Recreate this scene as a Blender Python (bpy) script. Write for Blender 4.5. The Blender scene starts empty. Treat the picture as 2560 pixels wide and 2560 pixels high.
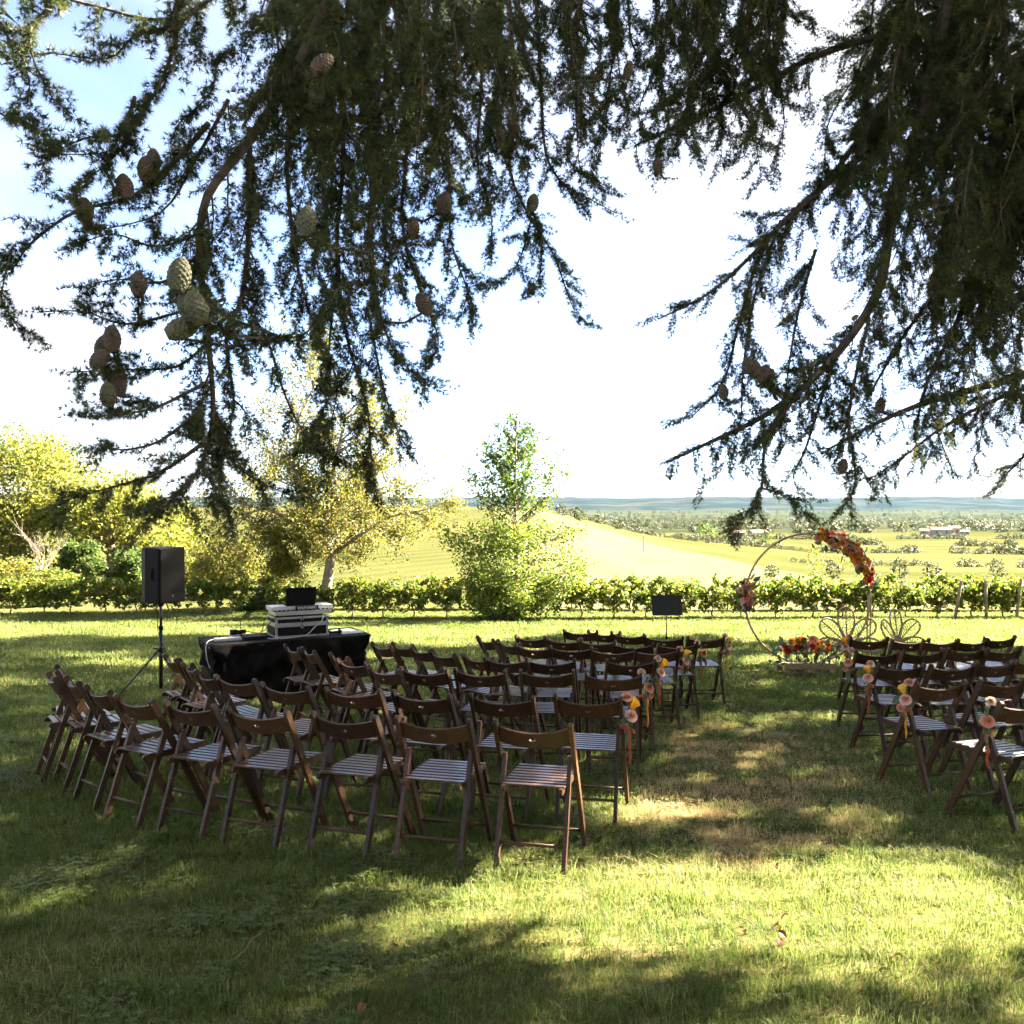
import bpy, bmesh, math, random
import numpy as np
from mathutils import Vector, Matrix, Euler, noise as mnoise

random.seed(7); RNG = np.random.default_rng(7)
R = math.radians
sc = bpy.context.scene
col = sc.collection

# ------------------------------------------------------------------ camera, sky, sun, exposure
F = 2350.0; HZ = 1255.0; EYE = 1.71; SL = 0.0604
cam_d = bpy.data.cameras.new('camera'); cam = bpy.data.objects.new('camera', cam_d); col.objects.link(cam)
cam_d.sensor_width = 36; cam_d.lens = 36 * F / 2560
cam_d.clip_start = 0.05; cam_d.clip_end = 60000
cam.location = (0, 0, EYE); cam.rotation_euler = (R(90) - (1280 - HZ) / F, 0, 0)
sc.camera = cam

SUN_AZ, SUN_EL = R(66), R(34)
SDIR = Vector((math.sin(SUN_AZ) * math.cos(SUN_EL), math.cos(SUN_AZ) * math.cos(SUN_EL), math.sin(SUN_EL)))
world = bpy.data.worlds.new('World'); sc.world = world; world.use_nodes = True
nt = world.node_tree; nt.nodes.clear()
N = nt.nodes.new
sky = N('ShaderNodeTexSky'); sky.sky_type = 'NISHITA'; sky.sun_disc = False
sky.sun_elevation = SUN_EL; sky.sun_rotation = SUN_AZ; sky.air_density = 0.35; sky.dust_density = 0.3; sky.ozone_density = 1.0
tc = N('ShaderNodeTexCoord'); mp = N('ShaderNodeMapping'); mp.inputs['Scale'].default_value = (1.0, 1.0, 2.6)
mp.inputs['Location'].default_value = (0, 5.3, 0)
cn = N('ShaderNodeTexNoise'); cn.inputs['Scale'].default_value = 1.15; cn.inputs['Detail'].default_value = 7; cn.inputs['Roughness'].default_value = 0.5
cr = N('ShaderNodeMapRange'); cr.inputs['From Min'].default_value = 0.40; cr.inputs['From Max'].default_value = 0.60; cr.inputs['To Min'].default_value = 0.12
mx = N('ShaderNodeMix'); mx.data_type = 'RGBA'
bg = N('ShaderNodeBackground'); bg.inputs['Strength'].default_value = 0.05
wo = N('ShaderNodeOutputWorld')
mx.inputs[7].default_value = (1.75, 1.72, 1.62, 1)
nt.links.new(tc.outputs['Generated'], mp.inputs['Vector']); nt.links.new(mp.outputs[0], cn.inputs['Vector'])
nt.links.new(cn.outputs[0], cr.inputs['Value']); nt.links.new(cr.outputs[0], mx.inputs[0])
nt.links.new(sky.outputs[0], mx.inputs[6]); nt.links.new(mx.outputs[2], bg.inputs['Color']); nt.links.new(bg.outputs[0], wo.inputs['Surface'])

sd = bpy.data.lights.new('sun', 'SUN'); sd.energy = 5.0; sd.angle = R(0.5); sd.color = (1.0, 0.90, 0.72)
sun = bpy.data.objects.new('sun', sd); col.objects.link(sun); sun.location = (20, 10, 30)
sun.rotation_euler = SDIR.to_track_quat('Z', 'Y').to_euler()

vs = sc.view_settings; vs.view_transform = 'Standard'; vs.look = 'None'; vs.gamma = 1.0; vs.use_curve_mapping = False
vs.exposure = 4.2
sc.render.engine = 'CYCLES'
cy = sc.cycles
cy.max_bounces = 6; cy.diffuse_bounces = 3; cy.glossy_bounces = 3; cy.transmission_bounces = 4; cy.transparent_max_bounces = 8; cy.volume_bounces = 0
cy.use_adaptive_sampling = True; cy.adaptive_threshold = 0.022; cy.adaptive_min_samples = 12
cy.use_denoising = True; cy.use_light_tree = False
try:
    cy.denoiser = 'OPENIMAGEDENOISE'
except Exception:
    pass
cy.sample_clamp_indirect = 8.0

# ------------------------------------------------------------------ helpers
def tag(o, label=None, cat=None, group=None, kind=None):
    if label: o['label'] = label
    if cat: o['category'] = cat
    if group: o['group'] = group
    if kind: o['kind'] = kind
    return o

def empty(name, loc=(0, 0, 0), mat=None):
    o = bpy.data.objects.new(name, None); col.objects.link(o)
    o.empty_display_size = 0.1
    if mat is not None: o.matrix_basis = mat
    else: o.location = loc
    return o

def obj(name, me, parent=None, loc=None, mat=None):
    o = bpy.data.objects.new(name, me); col.objects.link(o)
    if parent: o.parent = parent
    if loc is not None: o.location = loc
    if mat is not None: o.matrix_basis = mat
    return o

class MB:
    """collects simple shapes into one mesh"""
    def __init__(s): s.v = []; s.f = []
    def add(s, vs, fs):
        n = len(s.v); s.v += [tuple(p) for p in vs]; s.f += [tuple(i + n for i in q) for q in fs]; return s
    def box(s, c, d, m=None):
        hx, hy, hz = d[0] / 2, d[1] / 2, d[2] / 2
        vs = [Vector((x * hx, y * hy, z * hz)) for x in (-1, 1) for y in (-1, 1) for z in (-1, 1)]
        if m is not None: vs = [m @ p for p in vs]
        vs = [p + Vector(c) for p in vs]
        return s.add(vs, [(0, 1, 3, 2), (4, 6, 7, 5), (0, 4, 5, 1), (2, 3, 7, 6), (0, 2, 6, 4), (1, 5, 7, 3)])
    def bar(s, a, b, w, h, up=(0, 0, 1), chamfer=0.25):
        """chamfered rectangular bar from a to b; w across, h in the 'up' sense"""
        a, b = Vector(a), Vector(b); t = (b - a).normalized(); up = Vector(up)
        x = t.cross(up)
        if x.length < 1e-4: x = t.cross(Vector((1, 0, 0)))
        x.normalize(); y = x.cross(t).normalized()
        c = chamfer * min(w, h); w /= 2; h /= 2
        prof = [(-w + c, -h), (w - c, -h), (w, -h + c), (w, h - c), (w - c, h), (-w + c, h), (-w, h - c), (-w, -h + c)]
        vs = [a + x * p + y * q for p, q in prof] + [b + x * p + y * q for p, q in prof]
        fs = [(i, (i + 1) % 8, (i + 1) % 8 + 8, i + 8) for i in range(8)] + [tuple(range(7, -1, -1)), tuple(range(8, 16))]
        return s.add(vs, fs)
    def tube(s, pts, r, n=6, closed=False, cap=True):
        pts = [Vector(p) for p in pts]; m = len(pts)
        rr = r if hasattr(r, '__len__') else [r] * m
        ref = None; vs = []
        for i, p in enumerate(pts):
            t = (pts[(i + 1) % m] - pts[i - 1]) if closed else (pts[min(i + 1, m - 1)] - pts[max(i - 1, 0)])
            if t.length < 1e-9: t = Vector((0, 0, 1))
            t.normalize()
            if ref is None: ref = t.orthogonal().normalized()
            ref = ref - t * ref.dot(t)
            if ref.length < 1e-6: ref = t.orthogonal()
            ref.normalize(); u = t.cross(ref)
            for k in range(n):
                a = 2 * math.pi * k / n
                vs.append(p + (ref * math.cos(a) + u * math.sin(a)) * rr[i])
        fs = []
        for i in range(m if closed else m - 1):
            j = (i + 1) % m
            for k in range(n):
                fs.append((i * n + k, i * n + (k + 1) % n, j * n + (k + 1) % n, j * n + k))
        if cap and not closed: fs += [tuple(range(n - 1, -1, -1)), tuple(range((m - 1) * n, m * n))]
        return s.add(vs, fs)
    def lathe(s, prof, n=12, c=(0, 0, 0), m=None):
        vs = []
        for r, z in prof:
            for k in range(n):
                a = 2 * math.pi * k / n; p = Vector((r * math.cos(a), r * math.sin(a), z))
                if m is not None: p = m @ p
                vs.append(p + Vector(c))
        fs = [(i * n + k, i * n + (k + 1) % n, (i + 1) * n + (k + 1) % n, (i + 1) * n + k) for i in range(len(prof) - 1) for k in range(n)]
        fs += [tuple(range(n - 1, -1, -1)), tuple(range((len(prof) - 1) * n, len(prof) * n))]
        return s.add(vs, fs)
    def mesh(s, name, mat=None, smooth=False):
        me = bpy.data.meshes.new(name); me.from_pydata(s.v, [], s.f)
        if mat:
            for q in (mat if isinstance(mat, (list, tuple)) else [mat]): me.materials.append(q)
        if smooth: me.polygons.foreach_set('use_smooth', [True] * len(me.polygons))
        me.update(); return me

def np_mesh(name, v, f, mat, rnd=None, smooth=False):
    v = np.asarray(v, np.float32); f = np.asarray(f, np.int32); k = f.shape[1]
    me = bpy.data.meshes.new(name)
    me.vertices.add(len(v)); me.vertices.foreach_set('co', v.ravel())
    me.loops.add(f.size); me.loops.foreach_set('vertex_index', f.ravel())
    me.polygons.add(len(f)); me.polygons.foreach_set('loop_start', np.arange(0, f.size, k, dtype=np.int32))
    if smooth: me.polygons.foreach_set('use_smooth', np.ones(len(f), bool))
    me.update(calc_edges=True)
    if rnd is not None:
        a = me.attributes.new('rnd', 'FLOAT', 'FACE'); a.data.foreach_set('value', np.asarray(rnd, np.float32))
    if mat: me.materials.append(mat)
    return me

# ------------------------------------------------------------------ materials
def new_mat(name):
    m = bpy.data.materials.new(name); m.use_nodes = True
    n = m.node_tree; b = n.nodes['Principled BSDF']
    return m, n, b

def mat_plain(name, c, rough=0.6, metal=0.0, var=0.25, scale=30, bump=0.0, coat=0.0, stretch=(1, 1, 1), spec=0.5):
    m, n, b = new_mat(name)
    t = n.nodes.new('ShaderNodeTexCoord'); mpn = n.nodes.new('ShaderNodeMapping'); mpn.inputs['Scale'].default_value = stretch
    no = n.nodes.new('ShaderNodeTexNoise'); no.inputs['Scale'].default_value = scale; no.inputs['Detail'].default_value = 5
    n.links.new(t.outputs['Object'], mpn.inputs[0]); n.links.new(mpn.outputs[0], no.inputs['Vector'])
    rp = n.nodes.new('ShaderNodeValToRGB')
    rp.color_ramp.elements[0].position = 0.3; rp.color_ramp.elements[1].position = 0.7
    rp.color_ramp.elements[0].color = (*[x * (1 - var) for x in c], 1); rp.color_ramp.elements[1].color = (*[min(1, x * (1 + var)) for x in c], 1)
    n.links.new(no.outputs[0], rp.inputs[0]); n.links.new(rp.outputs[0], b.inputs['Base Color'])
    b.inputs['Roughness'].default_value = rough; b.inputs['Metallic'].default_value = metal
    b.inputs['Coat Weight'].default_value = coat; b.inputs['Specular IOR Level'].default_value = spec
    if bump:
        bp = n.nodes.new('ShaderNodeBump'); bp.inputs['Strength'].default_value = bump; bp.inputs['Distance'].default_value = 0.01
        n.links.new(no.outputs[0], bp.inputs['Height']); n.links.new(bp.outputs[0], b.inputs['Normal'])
    return m

def mat_leaf(name, stops, trans=0.45, rough=0.55, attr='rnd', gloss=True, noise_scale=0.0):
    """leaf: reflecting and translucent; colour picked per leaf from stops"""
    m = bpy.data.materials.new(name); m.use_nodes = True; n = m.node_tree; n.nodes.clear()
    out = n.nodes.new('ShaderNodeOutputMaterial')
    if attr == 'object':
        src = n.nodes.new('ShaderNodeObjectInfo').outputs['Random']
    else:
        at = n.nodes.new('ShaderNodeAttribute'); at.attribute_name = attr; src = at.outputs['Fac']
    rp = n.nodes.new('ShaderNodeValToRGB'); els = rp.color_ramp.elements
    while len(els) < len(stops): els.new(0.5)
    for e, (p, c) in zip(els, stops): e.position = p; e.color = (*c, 1)
    n.links.new(src, rp.inputs[0])
    pb = n.nodes.new('ShaderNodeBsdfPrincipled'); pb.inputs['Roughness'].default_value = rough; pb.inputs['Specular IOR Level'].default_value = 0.3
    tr = n.nodes.new('ShaderNodeBsdfTranslucent'); mxs = n.nodes.new('ShaderNodeMixShader'); mxs.inputs[0].default_value = trans
    hs = n.nodes.new('ShaderNodeHueSaturation'); hs.inputs['Value'].default_value = 1.5; hs.inputs['Saturation'].default_value = 1.08
    n.links.new(rp.outputs[0], pb.inputs['Base Color']); n.links.new(rp.outputs[0], hs.inputs['Color']); n.links.new(hs.outputs[0], tr.inputs['Color'])
    n.links.new(pb.outputs[0], mxs.inputs[1]); n.links.new(tr.outputs[0], mxs.inputs[2]); n.links.new(mxs.outputs[0], out.inputs['Surface'])
    return m

def mat_wood(name, c, rough=0.32):
    m, n, b = new_mat(name)
    t = n.nodes.new('ShaderNodeTexCoord'); mpn = n.nodes.new('ShaderNodeMapping'); mpn.inputs['Scale'].default_value = (9, 60, 60)
    no = n.nodes.new('ShaderNodeTexNoise'); no.inputs['Scale'].default_value = 2.0; no.inputs['Detail'].default_value = 6; no.inputs['Distortion'].default_value = 0.6
    n2 = n.nodes.new('ShaderNodeTexNoise'); n2.inputs['Scale'].default_value = 14; n2.inputs['Detail'].default_value = 4
    oi = n.nodes.new('ShaderNodeObjectInfo')
    n.links.new(t.outputs['Object'], mpn.inputs[0]); n.links.new(mpn.outputs[0], no.inputs['Vector']); n.links.new(t.outputs['Object'], n2.inputs['Vector'])
    rp = n.nodes.new('ShaderNodeValToRGB'); rp.color_ramp.elements[0].position = 0.32; rp.color_ramp.elements[1].position = 0.72
    rp.color_ramp.elements[0].color = (*[x * 0.55 for x in c], 1); rp.color_ramp.elements[1].color = (*[x * 1.4 for x in c], 1)
    hs = n.nodes.new('ShaderNodeHueSaturation')
    mr = n.nodes.new('ShaderNodeMapRange'); mr.inputs['To Min'].default_value = 0.6; mr.inputs['To Max'].default_value = 1.55
    n.links.new(oi.outputs['Random'], mr.inputs['Value']); n.links.new(mr.outputs[0], hs.inputs['Value'])
    n.links.new(no.outputs[0], rp.inputs[0]); n.links.new(rp.outputs[0], hs.inputs['Color']); n.links.new(hs.outputs[0], b.inputs['Base Color'])
    r2 = n.nodes.new('ShaderNodeMapRange'); r2.inputs['To Min'].default_value = rough - 0.08; r2.inputs['To Max'].default_value = rough + 0.2
    n.links.new(n2.outputs[0], r2.inputs['Value']); n.links.new(r2.outputs[0], b.inputs['Roughness'])
    bp = n.nodes.new('ShaderNodeBump'); bp.inputs['Strength'].default_value = 0.25; bp.inputs['Distance'].default_value = 0.002
    n.links.new(no.outputs[0], bp.inputs['Height']); n.links.new(bp.outputs[0], b.inputs['Normal'])
    return m

M = {}
M['wood'] = mat_wood('dark_stained_wood', (0.055, 0.0255, 0.0115), 0.27)
M['wood_frame'] = mat_wood('dark_frame_wood', (0.050, 0.023, 0.0095), 0.42)
M['wood_frame'].node_tree.nodes['Principled BSDF'].inputs['Specular IOR Level'].default_value = 0.28
M['wood_pale'] = mat_wood('pale_crate_wood', (0.34, 0.22, 0.11), 0.6)
M['black'] = mat_plain('black_plastic', (0.009, 0.008, 0.007), 0.6, var=0.2, scale=60, spec=0.1)
M['black_metal'] = mat_plain('black_metal', (0.015, 0.014, 0.013), 0.35, var=0.2)
M['grille'] = mat_plain('speaker_grille', (0.014, 0.011, 0.008), 0.6, var=0.5, scale=220, spec=0.1)
M['cloth'] = mat_plain('black_cloth', (0.007, 0.005, 0.004), 0.8, var=0.35, scale=14, bump=0.2, spec=0.1)
M['alu'] = mat_plain('brushed_aluminium', (0.36, 0.35, 0.33), 0.35, metal=0.9, var=0.12, scale=50)
M['white'] = mat_plain('white_plastic', (0.42, 0.41, 0.39), 0.45, var=0.05)
M['grey'] = mat_plain('grey_plastic', (0.16, 0.16, 0.15), 0.5, var=0.15)
M['gold'] = mat_plain('gold_metal', (0.38, 0.25, 0.12), 0.42, metal=0.7, var=0.15)
M['rattan'] = mat_plain('rattan', (0.34, 0.21, 0.10), 0.55, var=0.35, scale=40, bump=0.3)
M['bark'] = mat_plain('grey_bark', (0.20, 0.155, 0.11), 0.9, var=0.5, scale=9, bump=0.9, stretch=(1, 1, 0.35))
M['bark_pale'] = mat_plain('pale_bark', (0.20, 0.165, 0.125), 0.85, var=0.4, scale=6, bump=0.9, stretch=(1, 1, 0.4))
M['cedar_bark'] = mat_plain('cedar_bark', (0.065, 0.045, 0.03), 0.9, var=0.5, scale=30, bump=0.8)
M['twig'] = mat_plain('dry_twig', (0.13, 0.085, 0.05), 0.85, var=0.4, scale=40)
M['cone'] = mat_plain('cone_scale', (0.085, 0.056, 0.036), 0.75, var=0.3, scale=40)
M['cone_green'] = mat_plain('cone_green', (0.085, 0.080, 0.040), 0.75, var=0.25, scale=40)
M['needle'] = mat_leaf('cedar_needle', [(0.0, (0.028, 0.040, 0.015)), (0.5, (0.050, 0.066, 0.021)), (0.85, (0.085, 0.092, 0.028)), (1.0, (0.14, 0.125, 0.04))], 0.28, attr='object')
M['leaf_yellow'] = mat_leaf('walnut_leaf', [(0, (0.070, 0.091, 0.018)), (0.45, (0.126, 0.134, 0.029)), (0.8, (0.182, 0.161, 0.039)), (1, (0.210, 0.140, 0.043))])
M['leaf_green'] = mat_leaf('ginkgo_leaf', [(0, (0.040, 0.076, 0.015)), (0.5, (0.082, 0.121, 0.022)), (0.85, (0.153, 0.171, 0.031)), (1, (0.233, 0.198, 0.045))])
M['leaf_wood'] = mat_leaf('woodland_leaf', [(0, (0.060, 0.085, 0.016)), (0.5, (0.137, 0.149, 0.030)), (0.85, (0.214, 0.206, 0.043)), (1, (0.256, 0.198, 0.051))], 0.5)
M['leaf_dark'] = mat_leaf('dark_leaf', [(0, (0.031, 0.062, 0.016)), (0.6, (0.062, 0.099, 0.023)), (1, (0.135, 0.146, 0.031))])
M['leaf_vine'] = mat_leaf('vine_leaf', [(0, (0.036, 0.070, 0.011)), (0.5, (0.087, 0.120, 0.020)), (0.85, (0.154, 0.161, 0.031)), (1, (0.224, 0.140, 0.036))], 0.5)
M['leaf_far'] = mat_leaf('far_leaf', [(0, (0.022, 0.036, 0.016)), (0.5, (0.041, 0.053, 0.022)), (0.9, (0.072, 0.070, 0.026)), (1, (0.102, 0.090, 0.036))], 0.3)
M['leaf_euc'] = mat_leaf('eucalyptus_leaf', [(0, (0.045, 0.075, 0.035)), (1, (0.10, 0.13, 0.07))], 0.3, attr='object')
M['dry_leaf'] = mat_leaf('fallen_leaf', [(0, (0.09, 0.032, 0.013)), (1, (0.17, 0.085, 0.036))], 0.15, attr='object')
for k, c in dict(peach=(0.78, 0.42, 0.27), blush=(0.82, 0.58, 0.46), cream=(0.84, 0.72, 0.58), orange=(0.72, 0.26, 0.06), coral=(0.74, 0.28, 0.17), amber=(0.80, 0.42, 0.06), red=(0.52, 0.035, 0.02), rust=(0.50, 0.13, 0.04), yellow=(0.80, 0.52, 0.10)).items():
    c = tuple(x * .95 for x in c); M[k] = mat_leaf('petal_' + k, [(0, tuple(x * q for x, q in zip(c, (.62, .42, .35)))), (1, c)], 0.42)
M['stem'] = mat_plain('green_stem', (0.12, 0.19, 0.06), 0.6)
M['plaster'] = mat_plain('pale_plaster', (0.30, 0.27, 0.23), 0.9, var=0.1, scale=2)
M['tile'] = mat_plain('roof_tile', (0.20, 0.10, 0.06), 0.9, var=0.25, scale=2)
M['glass'] = mat_plain('dark_pane', (0.05, 0.055, 0.06), 0.15, var=0.1)

def at(px, py, d):
    return Vector(((px - 1280) * d / F, d, EYE - (py - HZ) * d / F))

# ------------------------------------------------------------------ terrain
def interp(x, pts): return np.interp(x, [p[0] for p in pts], [p[1] for p in pts])
def logi(y, pts): return np.interp(np.log(np.maximum(y, 1.0)), [math.log(p[0]) for p in pts], [p[1] for p in pts])
Z_R = [(1, 0 - SL), (20, -1.21), (27, -1.63), (40, -2.0), (60, -3.2), (150, -7.6), (300, -13), (600, -21), (1200, -32), (2500, -50), (5000, -66), (8000, -66), (9500, 8), (11000, 46), (14000, 62), (19000, 100)]
Z_M = [(27, -1.63), (40, -2.0), (100, -3.2), (180, -4.4), (300, -9), (600, -21)]
Z_L = [(27, -1.63), (40, -1.85), (80, -1.2), (150, 0.5), (250, 0.3), (400, -8), (700, -23)]
def height(x, y):
    x = np.asarray(x, float); y = np.asarray(y, float)
    lawn = -SL * y
    t = x / np.maximum(y, 1.0)
    zr, zm, zl = logi(y, Z_R), logi(y, Z_M), logi(y, Z_L)
    zm = np.where(y > 600, zr, zm); zl = np.where(y > 700, zr, zl)
    a = np.clip((t - 0.03) / 0.11, 0, 1); b = np.clip((t - 0.14) / 0.18, 0, 1)
    z = (zl * (1 - a) + zm * a) * (1 - b) + zr * b
    far = np.clip((y - 7500) / 2500, 0, 1)
    th = np.arctan2(x, np.maximum(y, 1)) * 57.3
    z = z + far * (14 * np.sin(th * 0.55 + 1.0) + 7 * np.sin(th * 1.7 + y * 0.0007) + 4 * np.sin(th * 4.1 + y * 0.001) + 5 * np.sin(th * 9.7 + 2) * np.sin(th * 3.3) + 2.5 * np.sin(th * 23 + 1))
    z = np.where(y < 25, lawn, z)
    return z
def gz(x, y): return float(height(x, y))

ys = np.concatenate([np.arange(-14, 30, 1.0), np.geomspace(30, 20000, 130)])
ss = np.linspace(-1, 1, 161)
YY, S = np.meshgrid(ys, ss, indexing='ij')
WW = np.maximum(YY, 0) * 1.0 + 34
XX = S * WW
ZZ = height(XX, YY)
nr, nc = YY.shape
tv = np.stack([XX, YY, ZZ], -1).reshape(-1, 3)
ii = (np.arange(nr - 1)[:, None] * nc + np.arange(nc - 1)[None, :]).reshape(-1)
tf = np.stack([ii, ii + 1, ii + 1 + nc, ii + nc], -1)

def terrain_material():
    m, n, b = new_mat('ground_cover'); L = n.links.new
    g = n.nodes.new('ShaderNodeNewGeometry'); sep = n.nodes.new('ShaderNodeSeparateXYZ'); L(g.outputs['Position'], sep.inputs[0])
    def noise(scale, detail=5, vec=None, dist=0.0):
        q = n.nodes.new('ShaderNodeTexNoise'); q.inputs['Scale'].default_value = scale; q.inputs['Detail'].default_value = detail; q.inputs['Distortion'].default_value = dist
        L(vec or g.outputs['Position'], q.inputs['Vector']); return q.outputs[0]
    def mr(v, a, bb, c=0.0, d=1.0):
        q = n.nodes.new('ShaderNodeMapRange'); q.inputs['From Min'].default_value = a; q.inputs['From Max'].default_value = bb
        q.inputs['To Min'].default_value = c; q.inputs['To Max'].default_value = d; L(v, q.inputs['Value']); return q.outputs[0]
    def mix(f, a, bb):
        q = n.nodes.new('ShaderNodeMix'); q.data_type = 'RGBA'
        L(f, q.inputs[0])
        for s, k in ((a, 6), (bb, 7)):
            if isinstance(s, tuple): q.inputs[k].default_value = (*s, 1)
            else: L(s, q.inputs[k])
        return q.outputs[2]
    def math_(op, a, bb):
        q = n.nodes.new('ShaderNodeMath'); q.operation = op
        for k, s in enumerate((a, bb)):
            if isinstance(s, (int, float)): q.inputs[k].default_value = s
            else: L(s, q.inputs[k])
        return q.outputs[0]
    lawn = mix(mr(noise(2.2, 6), 0.35, 0.65), (0.065, 0.065, 0.024), (0.13, 0.11, 0.045))
    field = mix(mr(noise(0.25, 6), 0.3, 0.7), (0.080, 0.076, 0.038), (0.105, 0.096, 0.052))
    # vineyards on the slopes: rows following the land
    wv = n.nodes.new('ShaderNodeTexWave'); wv.inputs['Scale'].default_value = 0.16; wv.inputs['Distortion'].default_value = 0.6; wv.inputs['Detail'].default_value = 2
    mpn = n.nodes.new('ShaderNodeMapping'); mpn.inputs['Rotation'].default_value = (0, 0, R(38)); L(g.outputs['Position'], mpn.inputs[0]); L(mpn.outputs[0], wv.inputs['Vector'])
    vine = mix(wv.outputs['Fac'], (0.056, 0.057, 0.020), (0.036, 0.042, 0.014))
    vine = mix(mr(noise(0.02, 3), 0.42, 0.58), vine, (0.070, 0.067, 0.027))
    wood = mix(mr(noise(0.004, 8), 0.42, 0.60), (0.018, 0.026, 0.014), (0.05, 0.05, 0.026))
    y = sep.outputs[1]; x = sep.outputs[0]; t = math_('DIVIDE', x, math_('MAXIMUM', y, 1.0))
    wob = mr(noise(0.03, 3), 0, 1, -0.12, 0.12)
    tw = math_('ADD', t, math_('MULTIPLY', wob, 0.35))
    # pale mown field: behind the vine row, centre
    f1 = math_('MULTIPLY', mr(tw, -0.02, 0.0), mr(math_('SUBTRACT', math_('ADD', math_('MULTIPLY', math_('SUBTRACT', tw, 0.05), -260), 150.0), y), 0, 8))
    base = mix(f1, vine, field)
    yw = math_('ADD', y, math_('MULTIPLY', wob, 60))
    c1 = mix(mr(y, 26, 33), lawn, base)
    c2 = mix(mr(yw, 850, 950), c1, wood)
    c2 = mix(mr(y, 7200, 8200), c2, mix(mr(noise(0.0022, 9), 0.45, 0.62), (0.010, 0.015, 0.013), (0.034, 0.035, 0.026)))
    L(c2, b.inputs['Base Color']); b.inputs['Roughness'].default_value = 1.0; b.inputs['Specular IOR Level'].default_value = 0.0
    bp = n.nodes.new('ShaderNodeBump'); bp.inputs['Strength'].default_value = 0.4; bp.inputs['Distance'].default_value = 0.05
    L(noise(14, 6), bp.inputs['Height']); L(bp.outputs[0], b.inputs['Normal'])
    return m
terrain = obj('terrain', np_mesh('terrain', tv, tf, terrain_material(), smooth=True)); tag(terrain, kind='structure')

# ------------------------------------------------------------------ geometry-node scatter
def scatter(name, pos, rot, scl, var, sources, parent=None):
    """points instancing the source meshes (shared); one object"""
    c = bpy.data.collections.new(name + '_source')
    for i, me in enumerate(sources):
        o = bpy.data.objects.new('%02d_%s' % (i, name), me); c.objects.link(o)
    me = bpy.data.meshes.new(name); n = len(pos)
    me.vertices.add(n); me.vertices.foreach_set('co', np.asarray(pos, np.float32).ravel())
    a = me.attributes.new('rot', 'FLOAT_VECTOR', 'POINT'); a.data.foreach_set('vector', np.asarray(rot, np.float32).ravel())
    a = me.attributes.new('scl', 'FLOAT', 'POINT'); a.data.foreach_set('value', np.asarray(scl, np.float32))
    a = me.attributes.new('var', 'INT', 'POINT'); a.data.foreach_set('value', np.asarray(var, np.int32))
    o = obj(name, me, parent)
    g = bpy.data.node_groups.new(name + '_scatter', 'GeometryNodeTree')
    g.interface.new_socket('Geometry', in_out='INPUT', socket_type='NodeSocketGeometry')
    g.interface.new_socket('Geometry', in_out='OUTPUT', socket_type='NodeSocketGeometry')
    gi = g.nodes.new('NodeGroupInput'); go = g.nodes.new('NodeGroupOutput')
    ci = g.nodes.new('GeometryNodeCollectionInfo'); ci.inputs['Collection'].default_value = c
    ci.inputs['Separate Children'].default_value = True; ci.inputs['Reset Children'].default_value = True
    ip = g.nodes.new('GeometryNodeInstanceOnPoints'); ip.inputs['Pick Instance'].default_value = True
    def na(nm, dt):
        q = g.nodes.new('GeometryNodeInputNamedAttribute'); q.data_type = dt; q.inputs['Name'].default_value = nm; return q.outputs[0]
    e2r = g.nodes.new('FunctionNodeEulerToRotation'); g.links.new(na('rot', 'FLOAT_VECTOR'), e2r.inputs[0])
    g.links.new(gi.outputs[0], ip.inputs['Points']); g.links.new(ci.outputs[0], ip.inputs['Instance'])
    g.links.new(e2r.outputs[0], ip.inputs['Rotation']); g.links.new(na('scl', 'FLOAT'), ip.inputs['Scale']); g.links.new(na('var', 'INT'), ip.inputs['Instance Index'])
    g.links.new(ip.outputs[0], go.inputs[0])
    md = o.modifiers.new('scatter', 'NODES'); md.node_group = g
    return o

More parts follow.
